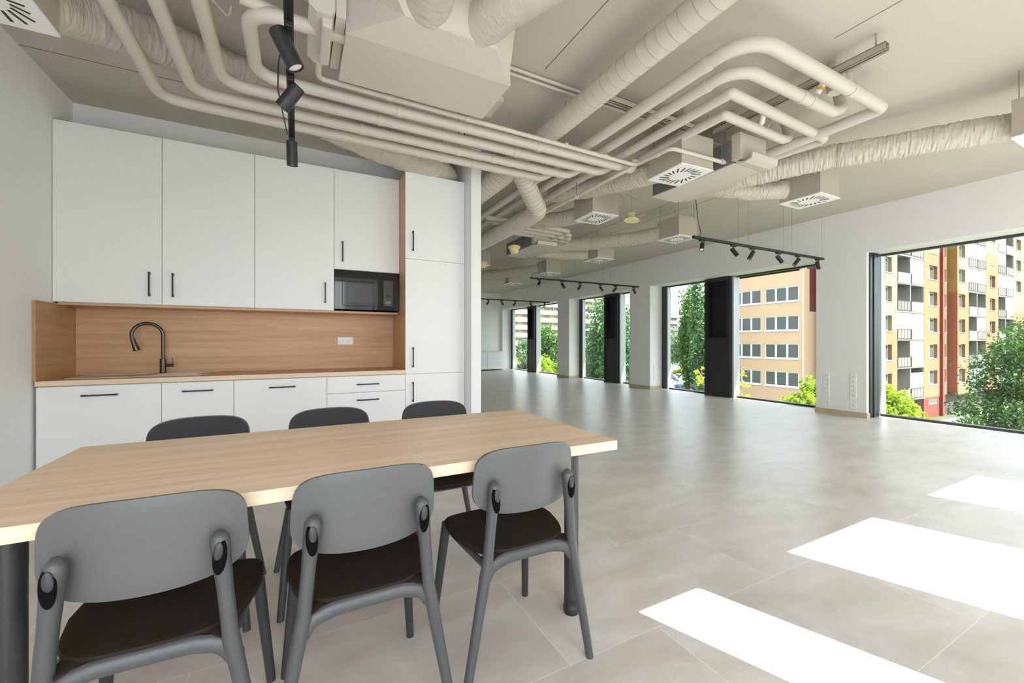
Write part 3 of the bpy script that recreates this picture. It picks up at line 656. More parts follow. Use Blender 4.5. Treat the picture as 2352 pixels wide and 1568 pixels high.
# fan coil box 2 and 3
def fcu(x0, y0, label, dz=0, L=.94):
    z = 2.70+dz; f = thing('fan_coil_unit', label, 'air conditioner', (x0+.2, y0+L/2, z))
    MB().box(x0, x0+.37, y0, y0+L, z, z+.012, .002).build('bottom_plate', PIPEM, f)
    MB().box(x0+.004, x0+.366, y0+.02, y0+L-.01, z+.012, z+.22).build('casing', GALV, f, label='bare galvanised casing')
    MB().box(x0, x0+.37, y0-.06, y0+.02, z+.03, z+.26, .003).build('end_box', PIPEM, f)
    m = MB(); p0 = [(x0+.37, y0+.15, z), (x0+.37, y0+L, z), (x0+.37, y0+L, z+.22), (x0+.37, y0+.15, z+.22)]; p1 = [(x0+.60, y0+.42, z+.03), (x0+.56, y0+L-.12, z+.03), (x0+.56, y0+L-.12, z+.22), (x0+.60, y0+.42, z+.22)]
    A = [m.bm.verts.new(p) for p in p0]; B = [m.bm.verts.new(p) for p in p1]; m.bm.faces.new(A); m.bm.faces.new(list(reversed(B)))
    for k in range(4): m.bm.faces.new((A[k], B[k], B[(k+1) % 4], A[(k+1) % 4]))
    m.build('plenum', DUCTM, f)
    m = MB(); R_ = Matrix.Rotation(.18, 3, 'X'); m.prism([(x0+.02, y0-.16, z+.05), (x0+.02, y0-.15, z+.0), (x0+.02, y0-.09, z-.012), (x0+.02, y0-.01, z+.0), (x0+.02, y0-.0, z+.03), (x0+.02, y0-.02, z+.03), (x0+.02, y0-.03, z+.012), (x0+.02, y0-.09, z+.002), (x0+.02, y0-.14, z+.012), (x0+.02, y0-.145, z+.05)], (.36, 0, 0)); m.build('drip_tray', PIPEM, f)
    for (x, y) in ((x0+.03, y0+.1), (x0+.34, y0+L-.1)): MB().cyl((x, y, z+.2), (x, y, H), .005, seg=8).build('hanger_rod', WIRE, f)
    return f
fcu(3.385, 2.31, 'flat fan coil unit with a bare metal casing beside the square diffuser')
fcu(3.36, 5.76, 'farther flat fan coil unit above the pale foam sensor')
# diffusers
def make_diffuser():
    t = thing('ceiling_diffuser', 'x', 'air vent'); w, d = .187, .200
    m = MB(); m.box(-w, w, -d, d, .012, .285); m.build('plenum_box', BOXM, t)
    p = MB().box(-w-.004, w+.004, -d-.004, d+.004, 0, .0125, .002).build('face_plate', PLASTW, t)
    m = MB(); n = 20
    for k in range(n):
        a = 2*PI*k/n; c, s = math.cos(a), math.sin(a); r0 = .092; ln = .075; 
        ex = .170/max(abs(c)/.93, abs(s))-.012; r1 = min(ex, .178); rm = (r0+r1)/2; hl = (r1-r0)/2
        q = Matrix.Rotation(a+.3, 3, 'Z'); cx, cy = c*rm, s*rm*1.03
        m.box(cx-hl, cx+hl, cy-.0065, cy+.0065, -.0012, .001, 0, q)
    m.build('slots', mat('vent_slot', rgb(52, 52, 46), .6), p)
    m = MB()
    for (x, y) in ((-w+.03, -d+.03), (w-.03, d-.03), (-w+.03, d-.03), (w-.03, -d+.03)): m.cyl((x, y, .285), (x, y, H-2.66), .003, seg=6)
    m.build('hanger_rods', WIRE, t)
    return t
df = make_diffuser(); GD = 'square swirl diffusers under the ceiling'
DL = [(-1.235, 2.66, 'white swirl diffuser in the corner by the left wall'), (3.10, 2.64, 'white swirl diffuser in front of the nearer flat fan coil unit'), (3.265, 4.04, 'white swirl diffuser beside the coiled cable'),
      (4.905, 2.48, 'white swirl diffuser at the end of the short bulging duct'), (4.985, 4.30, 'white swirl diffuser touching the track with the first row of spotlights'), (4.99, 6.09, 'white swirl diffuser above the middle of the wall of windows, beyond the track'),
      (5.0, 7.84, 'white swirl diffuser over the cable of the second spotlight track'), (5.02, 9.65, 'white swirl diffuser beyond the second spotlight track'), (3.22, 7.69, 'white swirl diffuser half hidden by the partition edge'), (4.91, .815, 'white swirl diffuser cut off where the window side duct begins'),
      (3.3, 11.6, 'distant diffuser seen just past the partition')]
for i, (x, y, lb) in enumerate(DL):
    t = df if i == 0 else copy_tree(df); t.location = (x, y, 2.66); t['label'] = lb; t['group'] = GD
    if i in (1, 2): t.rotation_euler = (0, 0, -.06)
duct('long crumpled foil duct along the window side', [(4.93, 1.00, 2.80), (4.83, 1.25, 2.83), (4.45, 2.05, 2.88), (4.10, 2.62, 2.84), (3.96, 2.90, 2.82)], .105, wr=.12, fr=.3, clampat=(.52,))
duct('short bulging foil duct to the diffuser beside the window wall', [(4.72, 2.62, 2.80), (4.45, 2.82, 2.80), (4.15, 2.98, 2.84), (3.93, 3.05, 2.84)], .095, wr=.13, fr=.2)
duct('crumpled foil duct behind the pipes to the diffuser in front of the fan coil', [(3.08, 2.84, 2.77), (3.02, 3.15, 2.80), (2.93, 3.75, 2.88), (2.80, 4.3, 2.97)], .10, wr=.10, fr=.3)
duct('crumpled foil duct behind the diffuser near the coiled cable', [(3.24, 4.22, 2.77), (3.15, 4.6, 2.79), (2.98, 5.1, 2.86)], .10, wr=.10, fr=.3)
duct('foil duct curving to the diffuser at the first spotlight track', [(4.85, 4.48, 2.78), (4.72, 4.95, 2.78), (4.45, 5.5, 2.80), (4.10, 6.05, 2.84), (3.93, 6.35, 2.82)], .105, wr=.08, fr=.4, clampat=(.55,))
duct('short far foil duct to the diffuser above the wall of windows', [(4.80, 6.15, 2.78), (4.4, 6.5, 2.80), (3.93, 6.6, 2.82)], .10, wr=.08, fr=.3)
duct('farther foil duct to the diffuser over the second spotlight track', [(4.85, 8.0, 2.78), (4.5, 8.7, 2.78), (4.0, 9.7, 2.82), (3.7, 10.3, 2.82)], .11, wr=.07, fr=.5, clampat=(.5,))
duct('farthest foil duct to the last diffuser', [(4.86, 9.7, 2.78), (4.4, 10.0, 2.78), (3.8, 10.3, 2.82)], .10, wr=.07, fr=.4)
# cables on the left side
pipe('white cable sagging between the sloping pipes', [(-.60, 2.25, 3.06), (-.50, 2.42, 2.97), (-.40, 2.62, 2.93), (-.34, 2.78, 2.96), (-.33, 2.80, 3.04)], r=.005, fr=.1, group='loose cables by the pipes', name='cable', cat='cable', m=PLASTW)
pipe('short white cable hooking up beside the upper pipe', [(-.19, 2.62, 3.10), (-.22, 2.72, 2.99), (-.28, 2.80, 2.97), (-.28, 2.85, 3.03)], r=.005, fr=.05, group='loose cables by the pipes', name='cable', cat='cable', m=PLASTW)

# valves on the loops
v = thing('actuator', 'white valve actuator with a coiled wire on the innermost loop', 'actuator', (3.36, 2.03, 2.93))
MB().cyl((3.36, 2.05, 2.93), (3.30, 1.99, 3.0), .022, seg=20).build('head', PLASTW, v, True)
MB().cyl((3.38, 2.08, 2.90), (3.36, 2.05, 2.935), .016, seg=14).build('stem', PIPEM, v, True)
co = [Vector((3.44+.045*math.cos(a*.9)+.003*a, 2.0+.03*math.sin(a), 2.98+.04*math.sin(a*1.1+1))) for a in [k*.25 for k in range(70)]]
MB().tube([Vector((3.33, 2.02, 2.96))]+[Vector((3.38, 2.1, 2.86)), Vector((3.43, 2.05, 2.90))]+co, .003, 6).build('wire', PIPEM, v, True)
v = thing('actuator', 'small white and yellow valve head on the second loop', 'actuator', (3.33, 1.62, 2.95))
MB().cyl((3.33, 1.63, 2.94), (3.34, 1.58, 3.02), .022, seg=20).build('head', PLASTW, v, True)
MB().cyl((3.332, 1.62, 2.958), (3.336, 1.605, 2.975), .0228, seg=20).build('ring', mat('yellow_ring', rgb(226, 178, 60), .5), v, True)
v = thing('stub_pipe', 'short vertical pipe stub between the second and third loops', 'pipe', (3.30, 1.72, 2.95))
MB().lathe([(0, 0), (.052, 0), (.058, .05), (.058, .09), (.050, .1), (.050, .215), (0, .215)], Matrix.Translation((3.46, 1.57, 2.95))).build('stub', PIPEM, v, True)
v = thing('stub_pipe', 'short vertical pipe stub beyond the widest loop', 'pipe', (3.68, 1.60, 3.03))
MB().lathe([(0, 0), (.033, 0), (.033, .133), (0, .133)], Matrix.Translation((3.68, 1.60, 3.03))).build('stub', PIPEM, v, True)

# hanging foam covered sensors and the coiled cable
s1 = thing('ceiling_speaker', 'hanging round cream device with a pinkish coiled cable', 'speaker', (3.39, 3.56, 2.53))
MB().lathe([(0, 0), (.085, 0), (.088, .006), (.08, .016), (0, .018)], Matrix.Translation((3.39, 3.56, 2.53)) @ Matrix.Rotation(.12, 4, 'Y')).build('disc', CREAMF, s1, True)
MB().lathe([(0, .0), (.052, .0), (.052, .07), (0, .07)], Matrix.Translation((3.385, 3.575, 2.545))).build('housing', mat('brass_housing', rgb(196, 184, 140), .4, .3), s1, True)
MB().cyl((3.40, 3.57, 2.6), (3.40, 3.57, H), .0012, seg=6).build('wire', WIRE, s1)
m = MB()
for q in range(3):
    pts = [Vector((3.23+.012*q+(.072+.004*q)*math.cos(a), 3.60+.02*math.sin(a*.5), 2.735+(.088+.004*q)*math.sin(a))) for a in [k*2*PI/30 for k in range(31)]]
    m.tube(pts, .0035, 6)
for q in range(2):
    m.tube(resample(fillet([(3.30+.01*q, 3.58, 2.83), (3.40+.03*q, 3.52, 2.77), (3.52+.04*q, 3.50, 2.68), (3.51+.04*q, 3.50, 2.60), (3.43, 3.54, 2.57)], .08), .03), .0035, 6)
m.build('coiled_cable', COPPER, s1, True)
s2 = thing('ceiling_speaker', 'hanging cream foam cup beneath the farther pipes', 'speaker', (2.96, 5.62, 2.50))
MB().lathe([(0, 0), (.045, 0), (.06, .02), (.07, .07), (.095, .085), (.095, .11), (.07, .125), (0, .13)], Matrix.Translation((2.96, 5.62, 2.50))).build('foam_cup', CREAMF, s2, True)
MB().cyl((2.96, 5.62, 2.62), (2.96, 5.62, H), .004, seg=8).build('rod', WIRE, s2)
s3 = thing('ceiling_speaker', 'distant cream foam cup right beside the partition edge', 'speaker', (3.0, 7.2, 2.52))
MB().lathe([(0, 0), (.045, 0), (.06, .02), (.07, .07), (.095, .085), (.095, .11), (0, .13)], Matrix.Translation((3.02, 7.0, 2.50))).build('foam_cup', CREAMF, s3, True)
MB().cyl((3.02, 7.0, 2.62), (3.02, 7.0, H), .004, seg=8).build('rod', WIRE, s3)

# ------------------------------------------------------------------ track lights
def spot(name_label, x, y, z, d, group, R=.0275, L=.125, off=.075, side=0, along='x'):
    """adapter under the track at (x,y,z); d = aiming direction"""
    s = thing('spotlight', name_label, 'spotlight', (x, y, z), 0, group); d = Vector(d).normalized()
    m = MB(); (m.box(x-.05, x+.05, y-.014, y+.014, z-.024, z-.0005, .003) if along == 'x' else m.box(x-.014, x+.014, y-.05, y+.05, z-.024, z-.0005, .003)); m.build('adapter', BLK, s)
    j = Vector((x+side*.034, y, z-off)); m = MB(); m.cyl((x, y, z-.022), (x, y, z-off*.62), .0055, seg=10); m.tube([Vector((x, y, z-off*.62)), j], .0055, 10); m.build('arm', BLK, s, True)
    c = Vector((x+side*.02, y, z-off-.0))+d*L*.22
    Mt = Matrix.Translation(c-d*L*.5) @ d.to_track_quat('Z', 'Y').to_matrix().to_4x4()
    b = MB().lathe([(0, 0), (R-.003, 0), (R, .003), (R, L-.001), (R-.001, L), (R-.004, L), (R-.005, L-.010), (0, L-.010)], Mt, 32).build('barrel', BLK, s, True)
    MB().lathe([(0, L-.0095), (R-.006, L-.0095), (R-.006, L-.007), (R*.5, L-.0045), (0, L-.0035)], Mt, 24).build('lens', LENS, b, True)
    return s
def track(label, p0, p1, wires, alongx=True):
    t = thing('light_track', label, 'light track', ((p0[0]+p1[0])/2, (p0[1]+p1[1])/2, p0[2])); z = p0[2]; m = MB()
    if alongx: 
        m.box(p0[0], p1[0], p0[1]-.0175, p0[1]+.0175, z+.006, z+.032, .001); m.box(p0[0], p1[0], p0[1]-.0175, p0[1]-.007, z, z+.007); m.box(p0[0], p1[0], p0[1]+.007, p0[1]+.0175, z, z+.007)
    else: 
        m.box(p0[0]-.0175, p0[0]+.0175, p0[1], p1[1], z+.006, z+.032, .001); m.box(p0[0]-.0175, p0[0]-.007, p0[1], p1[1], z, z+.007); m.box(p0[0]+.007, p0[0]+.0175, p0[1], p1[1], z, z+.007)
    m.build('rail', BLK, t)
    for w in wires: MB().cyl((w[0], w[1], z+.03), (w[0], w[1], H), .0012, seg=6).build('suspension_wire', WIRE, t)
    return t
TZ = 2.45; GT = 'black spotlights on the hanging tracks'
track('black light track hanging above the dining table', (-.030, -.3, TZ), (-.030, 3.20, TZ), [(-.03, .4), (-.03, 2.9)], False)
spot('black spotlight over the table with its white lens showing', -.03, 1.95, TZ, (.45, .02, -.88), 'black spotlights over the table', along='y', L=.155, R=.034, off=.06, side=-1.2)
spot('black spotlight over the table, tilted away in the middle of the track', -.03, 2.34, TZ, (-.55, .30, -.75), 'black spotlights over the table', along='y', L=.135, R=.034, off=.055, side=.8)
spot('black spotlight at the kitchen end of the table track, hanging straight', -.03, 3.02, TZ, (.02, .22, -1), 'black spotlights over the table', along='y', L=.15, R=.032, off=.055)
cb = thing('cable', 'thin black cable looping along the table track', 'cable', (-.06, 2.0, TZ), 0, None)
MB().tube(resample(fillet([(-.045, 2.02, TZ+.01), (-.075, 2.15, TZ-.03), (-.085, 2.35, TZ-.05), (-.07, 2.6, TZ-.045), (-.055, 2.95, TZ+.0)], .3), .04), .0035, 8).build('cord', BLK, cb, True)
T2 = [4.587, 5.205, 5.621, 6.235, 6.729, 7.283]; T3 = [4.489, 5.071, 5.542, 6.11, 6.55, 7.122]; T4 = [4.75, 5.254, 5.719, 6.192, 6.777, 7.307]
dirs = [(-.55, -.35, -.75), (.35, -.45, -.82), (-.38, .3, -.85), (.5, -.3, -.75), (-.5, .25, -.7), (.58, .1, -.7)]
nth = ['first', 'second', 'third', 'fourth', 'fifth', 'last']
track('nearest black light track across the window side of the room', (4.42, 3.56, TZ), (7.45, 3.56, TZ), [(x, 3.56) for x in (5.311, 5.533, 6.357, 6.574, 7.408)])
for k, x in enumerate(T2): spot('%s black spotlight from the free end of the nearest window side track' % nth[k], x, 3.56, TZ, dirs[k], GT)
track('second black light track, beyond the nearest one', (4.27, 7.40, TZ), (7.27, 7.40, TZ), [(x, 7.4) for x in (5.2, 5.408, 6.198, 6.415, 7.22)])
for k, x in enumerate(T3): spot('%s black spotlight from the free end of the second window side track' % nth[k], x, 7.40, TZ, dirs[(k+0) % 6], GT)
track('farthest black light track near the end wall', (4.4, 11.7, TZ), (7.50, 11.7, TZ), [(x, 11.7) for x in (5.366, 5.576, 6.465, 6.626, 7.463)])
for k, x in enumerate(T4): spot('%s black spotlight from the partition end of the farthest track' % nth[k], x, 11.7, TZ, dirs[(k+1) % 6], GT)
cb = thing('cable', 'black power cable dropping to the nearest window side track', 'cable', (4.50, 3.58, 3.1))
MB().tube(resample(fillet([(4.55, 3.60, H), (4.52, 3.60, 2.95), (4.53, 3.58, 2.7), (4.58, 3.57, 2.53), (4.53, 3.56, 2.483)], .1), .04), .004, 8).build('cord', BLK, cb, True)
cb = thing('cable', 'black power cable looping onto the second track', 'cable', (4.5, 7.42, 3.1))
MB().tube(resample(fillet([(4.62, 7.45, H), (4.60, 7.45, 2.75), (4.70, 7.43, 2.56), (4.62, 7.42, 2.50), (4.42, 7.41, 2.60), (4.32, 7.40, 2.55), (4.32, 7.40, 2.483)], .1), .04), .004, 8).build('cord', BLK, cb, True)
# ------------------------------------------------------------------ outside
GZ = -7.0
AS = mat('asphalt', rgb(95, 95, 96), .9, var=((.3, .3, .3), .15, 5))
LAWN = mat('lawn', rgb(78, 86, 58), .95, var=((.6, .6, .6), .35, 6))
struct(MB().box(9, 420, -120, 420, GZ-.5, GZ).build('ground', LAWN), 'grass around the buildings')
struct(MB().box(44, 140, 46, 100, GZ, GZ+.03).build('parking_lot', AS), 'parking area beyond the poplars')
struct(MB().box(40, 110, 14.5, 17.4, GZ, GZ+.04).build('pavement', mat('path_pale', rgb(190, 182, 170), .9)), 'pale path in front of the orange block')
RS = .27   # facade paints darkened so sunlit blocks stay readable at the interior exposure
def fc_(r, g, b, k=RS): c = rgb(r, g, b); return (c[0]*k, c[1]*k, c[2]*k, 1)
PALE = mat('facade_pale_yellow', fc_(250, 222, 166), .85); ORG_ = mat('facade_orange', fc_(240, 170, 118), .85); ORD = mat('facade_deep_orange', fc_(226, 120, 62), .85)
AMB = mat('facade_amber', fc_(236, 176, 84), .85); RED = mat('facade_red', fc_(196, 84, 60), .85); PEACH = mat('facade_peach', fc_(240, 196, 158, .72), .85)
OFFW = mat('facade_offwhite', fc_(236, 232, 220, .19), .85); GREYB = mat('balcony_grey', fc_(170, 165, 155), .7); BROWN = mat('balcony_brown_rail', fc_(120, 84, 74), .6)
WPVC = mat('white_window_profile', fc_(245, 246, 250, .9), .5); PANE = mat('window_pane_reflecting', rgb(84, 88, 86), .12, spec=.35); CURT = mat('pale_curtain', fc_(215, 215, 215), .8)
def win_y(parent, x0, x1, z0, z1, y, ncol, inset=.16, revm=None):
    """window in a wall facing -y"""
    m = MB(); w = .09; m.box(x0, x1, y+inset-.05, y+inset, z0, z0+w); m.box(x0, x1, y+inset-.05, y+inset, z1-w, z1)
    xs = [x0+(x1-x0)*k/ncol for k in range(ncol+1)]
    for x in xs: m.box(max(x-w/2, x0), min(x+w/2, x1) if x < x1 else x1, y+inset-.05, y+inset, z0+w, z1-w)
    m.box(x0-.05, x1+.05, y-.06, y+inset, z0-.06, z0)
    f = m.build('window', WPVC, parent)
    MB().box(x0+.02, x1-.02, y+inset-.02, y+inset-.005, z0+.02, z1-.02).build('pane', PANE, f)
def wall_y(mb, x0, x1, y, z0, z1, holes, th=.3):
    """wall slab facing -y with holes [(xa, xb, za, zb)] in one column"""
    hs = sorted(holes, key=lambda h: h[2]); z = z0
    for (xa, xb, za, zb) in hs:
        if za > z: mb.box(x0, x1, y, y+th, z, za)
        if za >= z-.01:
            mb.box(x0, xa, y, y+th, za, zb); mb.box(xb, x1, y, y+th, za, zb); z = zb
    if z1 > z: mb.box(x0, x1, y, y+th, z, z1)
b1 = thing('apartment_block', 'orange and pale yellow panel apartment block with loggias', 'building', (66, 18.6, GZ))
FL = [-1.94, .87, 3.70, 6.52, 9.35, 12.17, 15.0]     # window heads, one per storey
Y1, Y2, ZT = 18.6, 18.04, 16.0
m = MB(); m.box(48.3, 115, 22.6, 23.4, GZ, ZT); m.box(47.9, 48.3, Y1, 22.6, GZ, ZT); m.build('core', OFFW, b1)
def column(x0, x1, y, wx0, wx1, segs, ncol=2, dep=4.0, inset=.35):
    """segs: [(z0, z1, material)]"""
    for (z0, z1, mt) in segs:
        hs = [(wx0, wx1, f-1.5, f) for f in FL if f-1.5 >= z0-.01 and f <= z1+.01]
        m = MB(); wall_y(m, x0, x1, y, z0, z1, hs, .4); m.build('facade_panel', mt, b1)
    for f in FL:
        if f-1.5 > -4 and f < segs[-1][1]: win_y(b1, wx0, wx1, f-1.5, f, y, ncol, inset)
    MB().box(x0, x0+.05, y+.4, 22.6, -4.6, ZT).box(x1-.05, x1, y+.4, 22.6, -4.6, ZT).build('side_wall', ORG_, b1)
column(48.3, 52.45, Y1, 49.1, 51.3, [(-4.7, 2.95-.8, ORG_), (2.15, ZT, PALE)])
column(58.6, 62.65, Y1, 59.9, 62.0, [(-4.8, 10.8, ORG_), (10.8, ZT, PALE)])
m = MB(); m.box(62.65, 63.2, Y1-.25, 22.6, GZ, ZT); m.build('stair_strip', RED, b1)
column(63.2, 65.6, Y1+.25, 64.1, 65.2, [(-4.8, ZT, PALE)], 1)
m = MB(); m.box(65.58, 65.75, Y2, 22.6, GZ+2.6, 6.75); m.build('return_wall', ORD, b1); m = MB(); m.box(65.58, 65.75, Y2, 22.6, 6.75, ZT); m.build('return_wall', AMB, b1)
column(65.75, 68.95, Y2, 66.0, 67.9, [(-4.8, 6.75, ORG_), (6.75, ZT, PALE)])
column(74.6, 78.9, Y2, 75.8, 77.8, [(-4.8, 12, ORG_), (12, ZT, PALE)])
column(84.8, 89.2, Y2, 85.9, 87.9, [(-4.8, 5.3, ORG_), (5.3, ZT, PALE)])
column(97.0, 101.0, Y2, 98.0, 100.0, [(-4.8, 5.3, ORG_), (5.3, ZT, PALE)])
m = MB(); m.box(58.6, 62.65, Y1+.02, 22.6, GZ, -4.75); m.build('base', RED, b1)
MB().box(59.6, 62.0, Y1-.01, Y1+.1, -5.6, -5.0).build('basement_vent', PANE, b1)
m = MB()
for x0, x1, y in ((48.3, 58.6, Y1), (63.2, 105, Y2+.3)): m.box(x0, x1, y+.6, 22.6, GZ, -4.72)
m.build('ground_floor', mat('base_grey', fc_(120, 110, 105), .8), b1)
m = MB()
for x, y in ((53.5, Y1+.1), (55.4, Y1+.1), (57.2, Y1+.1)):
    for k in range(9): m.box(x+k*.18, x+k*.18+.05, y, y+.06, GZ, -4.8)
m.build('slatted_gate', BROWN, b1)
rnd = random.Random(5)
def bay(x0, x1, y, nb=2):
    """two-column loggia bay with slabs, dividers, railings, glazed or open"""
    dv = MB(); n = nb
    for k in range(n+1):
        x = x0+(x1-x0)*k/n; dv.box(x-.1, x+.1, y+.05, y+1.15, -4.9, ZT)
    dv.build('loggia_divider', OFFW, b1)
    for f in [-4.75]+FL:
        zs = f+.50 if f > -4 else -4.7
        if zs > ZT: continue
        MB().box(x0, x1, y, y+1.15, zs-.12, zs+.04).build('balcony_slab', GREYB if rnd.random() < .6 else OFFW, b1)
        for k in range(n):
            a = x0+(x1-x0)*k/n+.12; b = x0+(x1-x0)*(k+1)/n-.12
            kind = rnd.random()
            m = MB(); pt = 'parapet'
            if kind < .35: m.box(a, b, y-.02, y+.03, zs, zs+1.05); mt = OFFW
            else:
                m.box(a, b, y-.02, y+.02, zs+1.0, zs+1.06); m.box(a, b, y-.02, y+.02, zs+.05, zs+.11)
                for q in range(5): xx = a+(b-a)*q/4; m.box(xx-.03, xx+.03, y-.02, y+.02, zs+.05, zs+1.03)
                mt = BROWN; pt = 'railing'
            r_ = m.build(pt, mt, b1)
            if mt is BROWN: MB().box(a+.03, b-.03, y-.005, y+.005, zs+.12, zs+1.0).build('rail_infill', GREYB if rnd.random() < .5 else OFFW, r_)
            if rnd.random() < .55 and zs+2.6 < ZT:
                m = MB()
                for q in range(5): xx = a+(b-a)*q/4; m.box(xx-.04, xx+.04, y+.02, y+.07, zs+1.05, zs+2.62)
                m.box(a, b, y+.02, y+.07, zs+2.55, zs+2.65); g = m.build('balcony_glazing', WPVC, b1)
                MB().box(a, b, y+.04, y+.05, zs+1.05, zs+2.6).build('pane', mat('balcony_glass', fc_(205, 210, 212), .15), g)
    MB().box(x0, x1, y+1.15, y+1.25, -4.9, ZT).build('loggia_back', mat('loggia_back_wall', fc_(250, 245, 232, .85), .85), b1)
    for f in FL:
        for k in range(n):
            a = x0+(x1-x0)*k/n+.4
            win_y(b1, a, a+1.9, f-1.6, f+.0, y+1.06, 2, .05)
bay(52.45, 58.6, Y1); bay(68.95, 74.6, Y2); bay(78.9, 84.8, Y2); bay(89.2, 97.0, Y2)
# peach office block, facing the windows
b2 = thing('office_block', 'peach office block with rows of wide white windows', 'building', (52, 31, GZ))
X2 = 46.0; yc0, yc1 = 23.84, 34.2
FLB = [7.0, 3.93, .95, -2.03]
def wall_x(m, x, y0, y1, z0, z1, holes, th=.3):
    z = z0
    for (za, zb, spans) in sorted(holes):
        m.box(x, x+th, y0, y1, z, za); y = y0
        for (a, b) in spans: m.box(x, x+th, y, a, za, zb); y = b
        m.box(x, x+th, y, y1, za, zb); z = zb
    m.box(x, x+th, y0, y1, z, z1)
spans = [(24.24, 27.75), (28.15, 31.65), (32.05, 34.0)]
m = MB(); wall_x(m, X2, yc0, yc1, -5.3, 8.7, [(f-1.58, f, spans) for f in FLB]); m.build('facade', PEACH, b2)
MB().box(X2-.15, X2+.4, yc0-.1, yc1, 8.7, 8.82).box(X2, X2+12, yc0+.3, yc1, 8.5, 8.7).build('roof_edge', WPVC, b2)
MB().box(X2+.5, X2+12, yc0+.3, yc1, GZ, 8.5).build('core', OFFW, b2)
MB().box(X2+.05, X2+.5, yc0+.05, yc1, GZ, -5.3).build('plinth', mat('base_grey', fc_(120, 110, 105), .8), b2)
for f in FLB:
    for (a, b) in spans:
        m = MB(); w = .10; n = 3
        m.box(X2+.10, X2+.16, a, b, f-1.58, f-1.58+w); m.box(X2+.10, X2+.16, a, b, f-w, f)
        for k in range(n+1): y = a+(b-a)*k/n; m.box(X2+.10, X2+.16, max(a, y-w), min(b, y+w), f-1.58+w, f-w)
        m.box(X2-.10, X2+.16, a-.05, b+.05, f-1.68, f-1.58)
        wnd = m.build('window', WPVC, b2)
        MB().box(X2+.13, X2+.14, a, b, f-1.56, f-.02).build('pane', PANE, wnd)
        m = MB()
        for k in range(n):
            if rnd.random() < .6:
                y = a+(b-a)*(k+(.05 if rnd.random() < .5 else .45))/n; m.box(X2+.2, X2+.24, y, y+.5, f-1.5, f-.1)
        if len(m.bm.verts): m.build('curtain', CURT, wnd)
        else: m.bm.free()
MB().box(X2+.31, X2+1.25, yc0+.003, yc0+.3, GZ, 8.7).build('side_facade', PEACH, b2)
MB().box(X2+1.25, X2+2.9, yc0+.02, yc0+.3, GZ, 4.3).build('side_facade', PEACH, b2)
MB().box(X2+1.25, X2+2.9, yc0+.02, yc0+.3, 4.3, 9.2).build('side_facade', RED, b2, label='brick red upper stretch of the side')
MB().cyl((X2-.06, yc0-.06, GZ), (X2-.06, yc0-.06, 8.7), .05, seg=8).build('drainpipe', WPVC, b2)
# far towers
def tower(label, x0, x1, y, zt, zb, step, wm, band):
    t = thing('tower_block', label, 'building', ((x0+x1)/2, y, GZ)); MB().box(x0, x1, y+1, y+14, GZ, zt).build('core', wm, t)
    z = zt-.4; c = 0
    while z > zb:
        MB().box(x0, x1, y, y+1, z-1.45, z-.15).build('balcony_band', band, t)
        n = int((x1-x0)/4.2)
        for k in range(n):
            a = x0+(x1-x0)*k/n
            if c < 95: MB().box(a+.8, a+3.2, y+.93, y+1.02, z-2.7, z-1.45).build('window', PANE, t); c += 1
            if k % 2: MB().box(a-.1, a+.15, y+.2, y+1, z-2.8, z-1.45).build('divider', wm, t) if c < 60 else None
        z -= step
    return t
tower('white and yellow tower block far beyond the trees', 62, 112, 129, 27, -4, 2.8, mat('facade_yellow', fc_(240, 214, 120), .85), mat('facade_white_band', fc_(246, 246, 244, .9), .8))
tower('distant grey tower with an orange roof line', 118, 150, 128, 13.5, -4, 2.8, mat('facade_grey', fc_(200, 204, 210), .85), mat('facade_grey_band', fc_(225, 226, 228), .8))
t = thing('pavilion', 'small grey roof among the trees', 'building', (50, 70, -3)); MB().box(46.5, 49, 68, 71, GZ, -1.9).build('walls', GREYB, t); MB().box(46, 49.5, 67.5, 71.5, -1.9, -1.4).build('roof', mat('dark_roof', rgb(130, 128, 135), .7), t)
# parked cars
def car(x, y, c, label, rz):
    t = thing('parked_car', label, 'car', (0, 0, 0), 0, 'cars in the parking area'); ORG[t.name] = Vector((0, 0, 0))
    prof = [(-2.1, .35), (-2.15, .75), (-1.9, .95), (-1.2, 1.02), (-.65, 1.42), (.75, 1.45), (1.45, 1.05), (2.05, .92), (2.15, .6), (2.1, .35)]
    m = MB(); m.prism([(a, -.85, b) for a, b in prof], (0, 1.7, 0)); m.build('body', c, t)
    m = MB()
    for s in (-1, 1): m.prism([(-1.05, s*.86, 1.03), (-.6, s*.86, 1.36), (.7, s*.86, 1.38), (1.25, s*.86, 1.05)], (0, -s*.02, 0))
    m.prism([(1.43, -.75, 1.09), (1.43, .75, 1.09), (.82, .70, 1.44), (.82, -.70, 1.44)], (.015, 0, .02)); m.build('windows', PANE, t)
    for a in (-1.3, 1.3):
        for s in (-1, 1): MB().cyl((a, s*.70, .33), (a, s*.88, .33), .33, seg=16).build('wheel', BLK, t, True)
    t.location = (x, y, GZ+.03); t.rotation_euler = (0, 0, rz); return t
cols = [(mat('car_silver', rgb(176, 180, 186), .3, .5), 'silver'), (mat('car_white', rgb(225, 226, 228), .3), 'white'), (mat('car_dark', rgb(52, 56, 66), .3), 'dark grey'), (mat('car_blue', rgb(70, 86, 120), .3), 'blue')]
CARS = ((50.8, 45.7, 'front', 0, 0), (52.9, 44.6, 'front', 0, 1), (54.9, 43.6, 'front', 0, 2), (56.9, 42.5, 'front', 0, 3), (58.8, 52.9, 'middle', 1, 0), (61.1, 51.6, 'middle', 1, 1), (63.5, 50.4, 'middle', 1, 2), (65.8, 49.2, 'middle', 1, 3), (68.3, 61.4, 'rear', 2, 0), (71.0, 60.0, 'rear', 2, 1), (73.8, 58.6, 'rear', 2, 2), (76.5, 57.1, 'rear', 2, 3), )
